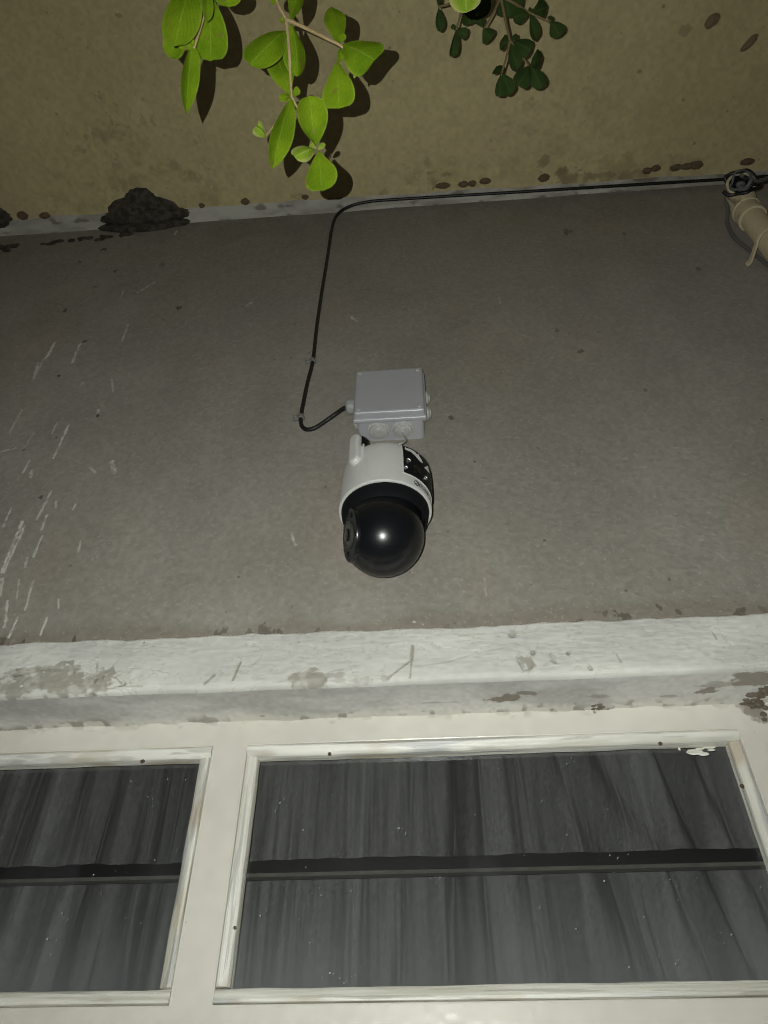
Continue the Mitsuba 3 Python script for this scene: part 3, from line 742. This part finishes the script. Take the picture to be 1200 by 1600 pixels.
# black lower part: skirt, ball, lens housing
add('skirt', lathe([(r * 1.06, z) for r, z in [(0, ZR + .003), (.0702, ZR + .003), (.0702, ZR - .002), (.0692, ZR - .012), (.0670, ZR - .020), (.0645, ZR - .0245), (.0632, ZR - .0245), (.0632, ZR - .004), (0, ZR - .003)]], (cx, cy, 0), seg=96), 'black_inner', cam, smooth=40)
BC = on_y(598.5, 838, -.10); BC[1] = cy; RB = .0682
nl = np.array([-.932, -.315, -.17]); nl /= np.linalg.norm(nl)
ball = m3.Manifold.batch_boolean([m3.Manifold.sphere(RB, 128), m3.Manifold.cylinder(ZR - .008 - BC[2], .0648, .0655, 128)], m3.OpType.Add)
dcut = .0520
ball = ball.trim_by_plane(tuple(-nl), -dcut)
# a fine seam groove round the ball
ax = np.array([-.25, .42, .87]); ax /= np.linalg.norm(ax)
bm = tm(ball); 
add('ball', trimesh.Trimesh(bm.vertices + BC, bm.faces, process=False), 'black_dome', cam, smooth=30)
sth = np.linspace(-1.0, .9, 40); sa, sb, _ = frame_of((0.1, .35, 1))
seam_dir = []
seam_px = [(588, 851.5), (594, 854), (601, 855.8), (609, 857), (617, 857.2), (625, 856.5), (633, 854.5), (640, 852)]


def on_ball(px, py, r):
    d = ray(px, py); o = EYEP - BC; a, b, c = d @ d, 2 * o @ d, o @ o - r * r
    return EYEP + d * ((-b - math.sqrt(max(b * b - 4 * a * c, 0))) / (2 * a))


add('seam', tube(spline([on_ball(x, y, RB) for x, y in seam_px], 6), np.r_[np.linspace(.0004, .0016, 12), np.full(19, .0016), np.linspace(.0016, .0004, 12)], 6), 'black_gloss', cam, smooth=True)
LC = BC + nl * dcut
hs = add('lens_housing', lathe([(.0450, -.012), (.0452, .002), (.0440, .0052), (.0425, .0056)], LC, nl, 72), 'black_dome', cam, smooth=30)
add('face', lathe([(.0425, .0056), (.0400, .0036), (0, .0036)], LC, nl, 72), 'lens_ring', hs, smooth=30)
LC2 = LC + nl * .0045
add('lens', lathe([(.0225, 0), (.0225, .0035), (.0205, .0040), (.0195, .0015), (.017, .0025), (0, .0058)], LC2, nl, 48), 'lens_grey', hs, smooth=40)
add('lens', lathe([(.0105, .0045), (.0105, .0066), (.009, .0070), (0, .0078)], LC2, nl, 32), 'lens_black', hs, smooth=40)
a_, b_, _ = frame_of(nl)
for t in (.6, 2.5, 3.9, 5.4):
    add('infrared_light', lathe([(.0042, 0), (.0042, .0012), (.003, .0018), (0, .0012)], LC + nl * .0042 + .0325 * (math.cos(t) * a_ + math.sin(t) * b_), nl, 16), 'black_gloss', hs, smooth=40)
# arm of the yoke that carries the ball, seen at the left in the shade of the rim
arm = m3.Manifold.batch_hull([m3.Manifold.sphere(.005, 14).translate(tuple(p)) for p in ([cx - .058, cy - .014, ZR - .004], [cx - .058, cy + .024, ZR - .004], [cx - .0615, cy - .008, BC[2] + .022], [cx - .0615, cy + .02, BC[2] + .022])])
add('yoke_arm', arm, 'lens_ring', cam, smooth=30)
# wall arm at the back
mt = m3.Manifold.batch_boolean([rbox(cx - .030, cx + .030, cy + .03, -.006, ZR + .03, ZR + .095, .008), rbox(cx - .045, cx + .045, -.010, .004, ZR + .012, ZR + .12, .004)], m3.OpType.Add)
add('wall_mount', mt, 'white_plastic', cam, smooth=30)
# maker's mark along the rim
tx = meshkit.text_mesh('alhua', .0105, .0008, bold=False)
tv = tx.vertices.copy(); span = np.ptp(tv[:, 0])
az0, _z = on_cyl(650, 757, C, .0798)
ring = trimesh.creation.annulus(.0048, .0058, .0008, sections=28); ring.apply_translation([.0036, .0042, .0004])
tx = trimesh.util.concatenate([tx, ring]); tx = tx.subdivide(); tv = tx.vertices
az = az0 + (tv[:, 0] - .002) / .0798; rr = .0796 + tv[:, 2]; zz = ZR + .0072 + tv[:, 1]
k = add('logo', trimesh.Trimesh(np.stack([cx + rr * np.sin(az), cy - rr * np.cos(az), zz], 1), tx.faces, process=False), 'logo_grey', cam, smooth=False)

# white lead from the right grommet to the camera
g2 = on_z(630, 673, gz)
lead = [np.array([g2[0], -.0285, gz - .008]), np.array([g2[0] - .001, -.034, gz - .022]), on_y(632, 683, -.05), on_y(634, 688, -.065), on_y(629, 692, -.080), on_y(624, 694, -.085)]
k = add('white_lead', tube(spline(lead, 10), .0019, 10), 'white_plastic', smooth=True)
tag(k, 'short white lead running from the box grommet to the camera', 'cable')

# ------------------------------------------------------------------ black cable and its clips
cr = .0046
pts = [on_y(1215, 274, -.016), on_y(1140, 279.5, -.016), on_y(1000, 288, -.022), on_y(850, 297.5, -.027), on_y(700, 306.5, -.027), on_y(620, 311.5, -.027), on_y(577, 315, -.027), on_y(545, 323, -.020), on_y(526, 337, -.010), on_y(518, 360, -.006), on_y(512, 400, -.005), on_y(503, 455, -.005), on_y(495, 510, -.005),
       on_y(489, 563, -.005), on_y(480, 600, -.006), on_y(472, 640, -.006), on_y(470, 655, -.006), on_y(472, 666, -.008), on_y(480, 671, -.010), on_y(493, 668, -.013), on_y(512, 655.5, -.020), on_y(524, 647, gp[1] + .002), gp + [-.030, 0, -.004], gp + [-.012, 0, .002]]
k = add('black_cable', tube(spline(pts, 10), cr, 12), 'cable_black', smooth=True)
tag(k, 'black cable running along the top of the wall and down to the box', 'cable')
for (px, py), lab in (((488.5, 564.5), 'upper small grey cable clip with nail on the black cable'), ((470, 652.5), 'lower small grey cable clip with nail beside the cable bend')):
    c = on_y(px, py, -.005); t = thing('cable_clip', lab, 'cable clip', None)
    arc = [c + np.array([.0068 * math.cos(a), 0.006 - .0005 - (.0125 if 0 < a < math.pi else 0) * math.sin(a), 0]) for a in np.linspace(0, math.pi, 9)]
    ms = []
    for q0, q1 in zip(arc[:-1], arc[1:]):
        ms.append(m3.Manifold.batch_hull([m3.Manifold.sphere(.0017, 8).translate((q[0], q[1], q[2] + dz)) for q in (q0, q1) for dz in (-.0042, .0042)]))
    ms.append(m3.Manifold.batch_hull([m3.Manifold.sphere(.0022, 8).translate((c[0] + dx, -.003 + dy, c[2] + dz)) for dx in (-.0145, -.0065) for dy in (0, -.0045) for dz in (-.0042, .0042)]))
    add('hook', m3.Manifold.batch_boolean(ms, m3.OpType.Add), 'clip_plastic', t)
    add('nail', lathe([(0, .0045), (.0022, .004), (.0032, .0028), (.0032, .001), (.0012, 0), (.0012, -.006)], (c[0] - .0108, -.0085, c[2]), (0, -1, 0), 12), 'steel_dull', t, smooth=40)

# ------------------------------------------------------------------ conduit at the top right with cables coming out
cp_ = thing('conduit_pipe', 'beige plastic conduit pipe with open elbow at the right end of the wall', 'pipe')
PY, PR = -.060, .0305
PX = on_y(1168, 331, PY)[0]
zc = on_y(1170, 333, PY)[2]
zel = zc + .055
add('pipe', lathe([(PR - .004, -2.0), (PR, -2.0), (PR, zc - .03), (PR - .004, zc - .03)], (PX, PY, 0), seg=40), 'pipe_plastic', cp_, smooth=35)
add('collar', lathe([(PR, zc - .034), (PR + .005, zc - .034), (PR + .0055, zc - .022), (PR + .0035, zc - .02), (PR + .0035, zc + .012), (PR + .006, zc + .014), (PR + .006, zc + .022), (PR + .002, zc + .026)], (PX, PY, 0), seg=40), 'pipe_plastic', cp_, smooth=30)
mouth0 = on_y(1158, 288, PY - .062)
dirn = np.array([-.12, -.86, -.40]); dirn /= np.linalg.norm(dirn)
el2 = spline([[PX, PY, zc + .015], [PX, PY, zc + .030], [PX - .002, PY - .012, mouth0[2] + .012], mouth0 - dirn * .022, mouth0], 5)
add('elbow', tube(el2, np.r_[np.full(len(el2) - 4, PR + .003), PR + .003, PR + .003, PR + .006, PR + .006], 36, cap=False), 'pipe_plastic', cp_, smooth=35)
add('elbow_dark_inside', tube(el2, PR - .0005, 36, cap=False), 'cable_black', cp_, smooth=35)  # inside of the elbow in black, its shade put into the colour
mouth = el2[-1]
a_, b_, n_ = frame_of(dirn)
add('mouth_ring', tube(np.array([mouth + (PR + .0035) * (math.cos(t) * a_ + math.sin(t) * b_) for t in np.linspace(0, 2 * math.pi, 40)]), .0042, 8), 'pipe_plastic', cp_, smooth=True)
# strap round the pipe lower down
sz = on_y(1178, 362, PY - .03)[2]
sp_ = np.array([[PX + (PR + .004) * math.cos(t), PY - (PR + .004) * math.sin(t), sz + .012 * math.sin(t)] for t in np.linspace(-.1, math.pi + .1, 26)] + [[PX - PR - .006, -.012, sz - .004], [PX - PR - .014, -.004, sz - .006]])
ms = [m3.Manifold.batch_hull([m3.Manifold.sphere(.0028, 8).translate((q[0], q[1], q[2] + dz)) for q in (p0, p1) for dz in (-.006, .006)]) for p0, p1 in zip(sp_[:-1], sp_[1:])]
ks = add('strap', m3.Manifold.batch_boolean(ms, m3.OpType.Add), 'pipe_plastic', cp_)

loop = lambda r, k0, k1, off, n=16: [mouth + dirn * (off + .008 * math.sin(2.3 * t + r * 90)) + r * (1 + .16 * math.sin(2 * t + r * 200) + .07 * math.sin(5 * t)) * (math.cos(t) * a_ + math.sin(t) * b_) for t in np.linspace(k0, k1, n)]
kb = add('cable_coil', tube(spline(loop(PR + .010, .2, 5.6, .004) + [mouth - dirn * .02 + a_ * .01], 6), .0050, 8), 'cable_black', smooth=True); tag(kb, 'black cable looped round the open mouth of the beige conduit', 'cable')
kb = add('wire_loop', tube(spline(loop(PR * .96, 2.2, 8.9, .012, 22) + [mouth - dirn * .03], 6), .0034, 8), 'cable_grey', smooth=True); tag(kb, 'thin grey wire coiled over the mouth of the beige conduit', 'wire')
kb = add('grey_cable', tube(spline([mouth - dirn * .03 + b_ * .008, mouth + dirn * .012 + b_ * .010] + loop(PR * .62, .6, 4.6, .014, 10) + [on_y(1182, 284, -.13), on_y(1205, 277, -.11), on_y(1260, 268, -.06)], 8), .0055, 8), 'cable_grey', smooth=True); tag(kb, 'grey cable leaving the mouth of the conduit to the right', 'cable')
kb = add('thin_cable', tube(spline([mouth - dirn * .03, mouth + dirn * .015 - a_ * .006, on_y(1165, 277, -.14), on_y(1180, 288, -.13), on_y(1206, 281, -.10), on_y(1260, 275, -.05)], 10), .0045, 8), 'cable_black', smooth=True); tag(kb, 'thin black cable leaving the conduit mouth beside the grey one', 'cable')
kb = add('hanging_cable', tube(spline([mouth + b_ * .01 - dirn * .02, on_y(1147, 283, -.09), on_y(1135, 305, -.06), on_y(1137, 330, -.03), on_y(1137, 350, -.012), on_y(1147, 370, -.008), on_y(1165, 386, -.008), on_y(1185, 402, -.008), on_y(1215, 427, -.008), on_y(1280, 480, -.008)], 10), .0050, 8), 'cable_grey', smooth=True); tag(kb, 'grey cable hanging down the wall left of the beige conduit', 'cable')

# ------------------------------------------------------------------ mud on the wall and soffit
mn = on_y(232, 330, -.03)


def rough_lump(c, size, seed, sub):
    m = trimesh.creation.icosphere(subdivisions=sub); v = m.vertices.copy()
    d = .22 * (meshkit.fbm(v * 1.6 + seed * 7.3, 3, seed) - .5) + .13 * (meshkit.fbm(v * 9 + seed * 3.1, 4, seed + 1) - .5)
    m.vertices = v * (1 + d[:, None]) * np.asarray(size) + c
    return m


def nest(px, py, parts, lab, mat='mud', cat_='mud nest', name='mud_nest'):
    ms = []
    for k, (dx, dy, dz, sx, sy, sz, s) in enumerate(parts):
        c = on_y(px, py, -.02) + np.array([dx, dy, dz]); ms.append(rough_lump(c, [sx, sy, sz], s, 5 if sx > .03 else 3))
    k = add(name, cat(ms), mat, smooth=40); tag(k, lab, cat_); return k


nest(232, 330, [(.005, -.045, -.010, .070, .062, .050, 1), (-.035, -.026, -.022, .085, .046, .048, 2), (.045, -.026, -.016, .085, .042, .044, 3), (0, -.006, -.040, .150, .026, .040, 7), (.115, -.012, .004, .085, .026, .018, 5), (-.115, -.010, -.006, .075, .024, .022, 6), (-.01, .014, -.075, .115, .014, .030, 8), (.06, .014, -.062, .085, .012, .026, 9), (-.07, .014, -.066, .08, .012, .024, 10)], 'large dark crumbly mud nest in the corner between soffit and wall')
nest(0, 352, [(0, -.03, .0, .07, .05, .035, 8), (-.06, -.02, -.01, .06, .05, .05, 9)], 'small dark mud nest at the far left under the soffit')


def crumbs(spots, n, lab):
    ms = []
    for px, py, y_, sx, sz, r in spots:
        c = on_y(px, py, y_)
        for _ in range(n):
            a = np.array([RNG.normal(0, sx), RNG.normal(0, .006), RNG.normal(0, sz)]); q_ = c + a
            q_[1] = min(q_[1], FY - .0005); q_[2] = min(q_[2], RZ - .001)
            rr = r * RNG.uniform(.4, 1.2); ms.append(lump(q_, [rr * 1.3, rr * .7, rr], .4, 2.5, int(RNG.integers(99)), 2))
    k = add('mud_crumbs', cat(ms), 'mud_grey', smooth=40); tag(k, lab, 'mud crumbs')


crumbs([(1162, 1086, FY - .004, .005, .007, .0034), (1184, 1100, FY - .004, .006, .010, .0040), (1190, 1070, FY - .03, .010, .004, .0045)], 26, 'crumbled brown mud at the right end where reveal meets window frame')
crumbs([(930, 1093, FY - .005, .0055, .003, .0034)], 26, 'small lump of brown mud crumbs midway along the top of the window frame')
# old mud smeared on the wall at the far left
kk = nest(30, 375, [(a, .0185, .055 * a + RNG.normal(0, .010), RNG.uniform(.004, .020), .0035, RNG.uniform(.003, .011), 60 + q) for q, a in enumerate(np.r_[RNG.normal(-.05, .05, 22), RNG.normal(.10, .03, 5), RNG.normal(.21, .03, 7), RNG.normal(.32, .02, 4)])], 'dark remains of mud smeared on the wall below the joint at far left')
tag(kk, None, kind='stuff')
for idx, (px, py, rx, ry) in enumerate(((35, 337, 7, 5), (70, 337, 7, 4), (315, 321, 4, 3), (383, 315, 6, 4), (477, 308, 5, 3), (692, 290, 10, 4), (724, 288, 7, 4), (738, 287, 6, 4), (758, 283, 8, 4), (850, 278, 8, 5), (1011, 267, 6, 4), (1025, 263, 6, 4), (1056, 262, 8, 4), (1073, 260, 8, 4), (1088, 258, 9, 5), (1168, 253, 9, 4))):
    p = on_z(px, py, H - .002); s_p = np.linalg.norm(p - EYEP) / FOC
    k = add('mud_dab', lump(p, [rx * s_p, ry * s_p * 1.1, .006], .3, 1.8, 40 + idx, 3), 'mud_brown', smooth=40)
    nth = 'first second third fourth fifth sixth seventh eighth ninth tenth eleventh twelfth thirteenth fourteenth fifteenth sixteenth'.split()[idx]
    tag(k, f'small brown mud dab, {nth} from the left in the row along the soffit joint', 'mud dab', 'mud dabs along the soffit joint')
for px, py, lab in ((1113, 33, 'larger oval brown mud cocoon high on the right of the soffit'), (1171, 67, 'slanting narrow brown mud cocoon at the far right of the soffit')):
    p = on_z(px, py, H - .002); m = lump([0, 0, 0], [.020 if px < 1150 else .026, .014 if px < 1150 else .010, .007], .3, 1.6, px, 3)
    m.apply_transform(trimesh.transformations.rotation_matrix(-.5 if px < 1150 else -.8, [0, 0, 1])); m.apply_translation(p)
    k = add('mud_cocoon', m, 'mud_pale', smooth=40); tag(k, lab, 'mud cocoon')


# ------------------------------------------------------------------ hanging branches
def leaf_mesh(B_, T_, width, roll, fold, curl, shape=1.0, tip=.46, nu=10, nv=20):
    """an obovate leaf from base to tip: width at its widest, turned about its own axis by roll, folded along the midrib, curled back"""
    ax_ = T_ - B_; Ln = np.linalg.norm(ax_); ax_ = ax_ / Ln
    view = (B_ + T_) / 2 - EYEP; view /= np.linalg.norm(view)
    s = np.cross(view, ax_); s /= np.linalg.norm(s); nn = np.cross(ax_, s)
    c_, s_r = math.cos(roll), math.sin(roll); s, nn = s * c_ + nn * s_r, nn * c_ - s * s_r
    twist = RNG.uniform(-.5, .5); side_drop = RNG.uniform(-.35, .35)
    vv = np.linspace(0, 1, nv); uu = np.linspace(-1, 1, 2 * (nu // 2) + 1)
    hw = vv ** (1.05 * shape) * np.clip(1 - vv, 0, 1) ** tip; hw = hw / hw.max() * width / 2 + .0012 * (1 - vv) * U
    ph = RNG.uniform(0, 6)
    P, UV = [], []
    for k_, v_ in enumerate(vv):
        for u_ in uu:
            bend = -1.7 * curl * Ln * (4 * v_ * (1 - v_) * .5 - .25 * v_) + fold * hw[k_] * (abs(u_) ** 1.25) + .035 * width * math.sin(9 * v_ + ph + 2 * u_) * abs(u_)
            tw = twist * (v_ - .4); bend += side_drop * hw[k_] * u_ * abs(u_)
            P.append(B_ + ax_ * Ln * v_ + (s * math.cos(tw) + nn * math.sin(tw)) * hw[k_] * u_ * math.cos(fold * .6) + nn * bend); UV.append((.5 + u_ / 2, v_))
    m_ = len(uu); i, j = np.meshgrid(np.arange(nv - 1), np.arange(m_ - 1), indexing='ij')
    q = np.stack([i * m_ + j, i * m_ + j + 1, (i + 1) * m_ + j + 1, (i + 1) * m_ + j], -1).reshape(-1, 4)
    return (np.array(P), q), np.array(UV)


def branch(label, depth, stems, leaves, mat, group=None, rstem=.0022, lean=0.0):
    t = thing('leafy_branch', label, 'branch', group)
    D = lambda px, py, d: at_depth(px, py, depth + d)
    for st in stems:
        P = spline([D(x, y, d) for x, y, d in st[1]], 8)
        add('stem', tube(P, np.linspace(st[0] * rstem, st[0] * rstem * .62, len(P)), 8), 'twig', t, smooth=True)
    for (bx_, by_, tx_, ty_, w, d0, d1, roll, fold, curl, *rest) in leaves:
        b, tp = D(bx_, by_, d0), D(tx_, ty_, d1)
        wd = w * (depth + (d0 + d1) / 2) / FOC / max(math.cos(roll), .35)
        (pv, q), uv = leaf_mesh(b, tp, wd, roll, fold, curl, rest[1] if len(rest) > 1 else 1.0, rest[2] if len(rest) > 2 else RNG.uniform(.42, .62))
        add('leaf', (pv, q), rest[0] if rest else mat, t, smooth=True, uv=uv)
    return t


# middle branch: base px, tip px, width px, depth of base and tip, roll, fold, curl
branch('bright green leafy twig hanging in the middle of the soffit', .82,
       [(1.25, [(395, -150, .02), (418, -60, .01), (432, 0, .0), (447, 30, 0)]), (1.0, [(447, 30, 0), (452, 80, .0), (454, 125, .01), (456, 152, .01)]), (1.0, [(447, 30, 0), (480, 45, -.005), (510, 60, -.01), (533, 72, -.01), (550, 88, 0.0), (565, 120, .01)]),
        (.7, [(456, 152, .01), (468, 175, .02), (478, 200, .02), (493, 232, .01)]), (.5, [(452, 155, .01), (440, 180, .03), (425, 200, .035), (414, 214, .03)])],
       [(447, 48, 392, 98, 50, 0, -.03, .25, .35, .10), (455, 36, 466, 119, 40, 0, .02, -.45, .45, .12), (453, 150, 428, 78, 42, .01, .03, .2, .25, .10), (453, 32, 472, -38, 30, 0, .03, .3, .4, .05),
        (531, 68, 519, 8, 31, -.01, .02, .3, .25, .06), (535, 70, 584, 92, 62, -.01, -.03, -.35, .40, .12), (528, 92, 529, 167, 52, -.01, -.02, .05, .18, .08, 'leaf', 1.35), (532, 66, 538, 52, 10, -.01, -.01, 0, .3, .0),
        (531, 76, 535, 94, 15, -.01, -.015, .2, .4, .1), (455, 153, 426, 262, 37, .01, -.01, .40, .40, .06, 'leaf', .85, .75), (494, 228, 484, 150, 52, .01, -.02, -.15, .32, .16), (498, 236, 503, 297, 52, .01, .0, .05, .12, .05, 'leaf', 1.2),
        (491, 233, 463, 243, 28, .01, -.01, .2, .7, .25, 'young_leaf'), (415, 215, 400, 197, 20, .03, .02, .3, .8, .3, 'young_leaf'), (453, 150, 438, 154, 12, .01, .0, 0, .5, .2), (457, 150, 467, 139, 11, .01, .0, 0, .5, .1), (440, -12, 423, 4, 16, 0, .01, 0, .3, 0),
        (497, 233, 508, 224, 7, .01, .01, 0, .5, .1, 'young_leaf'), (491, 231, 484, 224, 8, .01, .01, 0, .5, .1, 'young_leaf'), (557, 107, 553, 122, 4, .0, .0, .2, .4, .1, 'young_leaf'), (447, 34, 437, 30, 7, 0, 0, 0, .4, .1), (412, 212, 405, 188, 5, .03, .02, .4, .4, .1, 'young_leaf')], 'leaf')
branch('bright green leaf cluster hanging at the top left of the soffit', .80,
       [(1.1, [(352, -140, .01), (338, -50, 0), (320, 20, -.01), (303, 76, -.01)])],
       [(305, -40, 272, 69, 56, -.02, -.05, .25, .30, .08), (326, -14, 330, 94, 54, .0, .01, -.1, .22, .06), (324, -28, 325, 32, 17, -.03, -.04, .2, .5, .05), (288, 32, 264, 89, 32, .02, .03, .1, .25, .08, 'leaf', 1.2),
        (300, 70, 291, 179, 32, -.01, -.01, .35, .45, .04, 'leaf', .75, 1.0), (302, 76, 281, 60, 22, -.01, -.02, .2, .35, .1), (302, 75, 297, 55, 9, -.01, -.02, 0, .4, .1), (352, -50, 357, 11, 44, .0, .01, .1, .25, .05), (306, 76, 313, 100, 4, -.01, -.01, .2, .4, .0), (302, 78, 295, 92, 6, -.01, 0, .2, .5, .1)], 'leaf')
branch('dark green small leaved twigs hanging right of the bright leaves', 1.55,
       [(1.2, [(765, -120, 0), (776, -40, 0), (783, 0, 0), (790, 32, 0), (797, 64, 0)]), (.9, [(797, 64, 0), (791, 90, 0), (784, 114, 0)]), (.9, [(797, 64, 0), (812, 84, 0), (826, 102, 0)]), (.9, [(783, -6, 0), (805, 6, 0), (828, 20, 0), (858, 34, 0)]),
        (.9, [(783, -5, 0), (772, 18, 0), (757, 44, 0)]), (.9, [(728, -30, .02), (721, 16, 0), (713, 47, 0)]), (.9, [(728, -30, .02), (708, 2, 0), (685, 11, 0)])],
       [(796, 65, 780, 67, 22, 0, .02, .2, .3, .1), (801, 65, 829, 78, 26, 0, -.02, -.3, .3, .1), (797, 67, 809, 108, 22, 0, 0, .2, .3, .08), (800, 64, 808, 53, 7, 0, 0, 0, .4, 0), (783, 114, 775, 103, 16, 0, .02, .5, .4, .1), (782, 116, 780, 151, 14, 0, 0, .4, .4, .05),
        (785, 115, 799, 146, 21, 0, 0, .1, .25, .08), (829, 101, 848, 88, 24, 0, .02, .5, .3, .1), (829, 103, 810, 132, 26, 0, -.02, .3, .3, .1), (831, 104, 846, 138, 25, 0, 0, -.1, .2, .08), (830, 20, 856, 10, 24, 0, .02, .3, .3, .1), (829, 22, 838, 61, 18, 0, 0, .3, .35, .06),
        (826, 20, 802, 27, 20, 0, -.01, .2, .3, .1), (828, 19, 828, 11, 5, 0, 0, 0, .4, 0), (861, 33, 875, 56, 22, 0, 0, .2, .25, .1), (859, 32, 860, 24, 9, 0, 0, 0, .4, 0), (755, 45, 768, 61, 24, 0, .01, -.3, .3, .1), (755, 43, 746, 24, 14, 0, 0, .3, .35, .1), (713, 47, 707, 88, 16, 0, 0, .5, .4, .06),
        (714, 47, 730, 55, 16, 0, 0, .2, .3, .1), (685, 12, 688, 49, 13, 0, 0, .5, .4, .06), (685, 9, 688, -6, 9, 0, 0, 0, .4, 0), (748, -28, 757, 27, 28, 0, .02, .1, .25, .06), (732, 4, 733, 38, 23, .02, .02, .1, .25, .06), (788, -25, 796, 27, 30, 0, .02, .1, .25, .06), (818, -10, 798, 16, 22, 0, .02, .2, .3, .06), (780, -12, 780, 25, 9, 0, 0, .5, .4, .05),
        (713, 45, 705, 40, 7, 0, 0, 0, .4, .1)], 'mature_leaf', rstem=.0034)
branch('single yellow green leaf at the top edge before the dark twigs', .80, [(.8, [(712, -170, 0), (718, -110, 0), (722, -62, 0)])], [(722, -62, 729, 18, 52, 0, 0, .05, .2, .06, 'young_leaf'), (722, -62, 690, -100, 40, 0, 0, .05, .2, .06, 'leaf')], 'leaf')
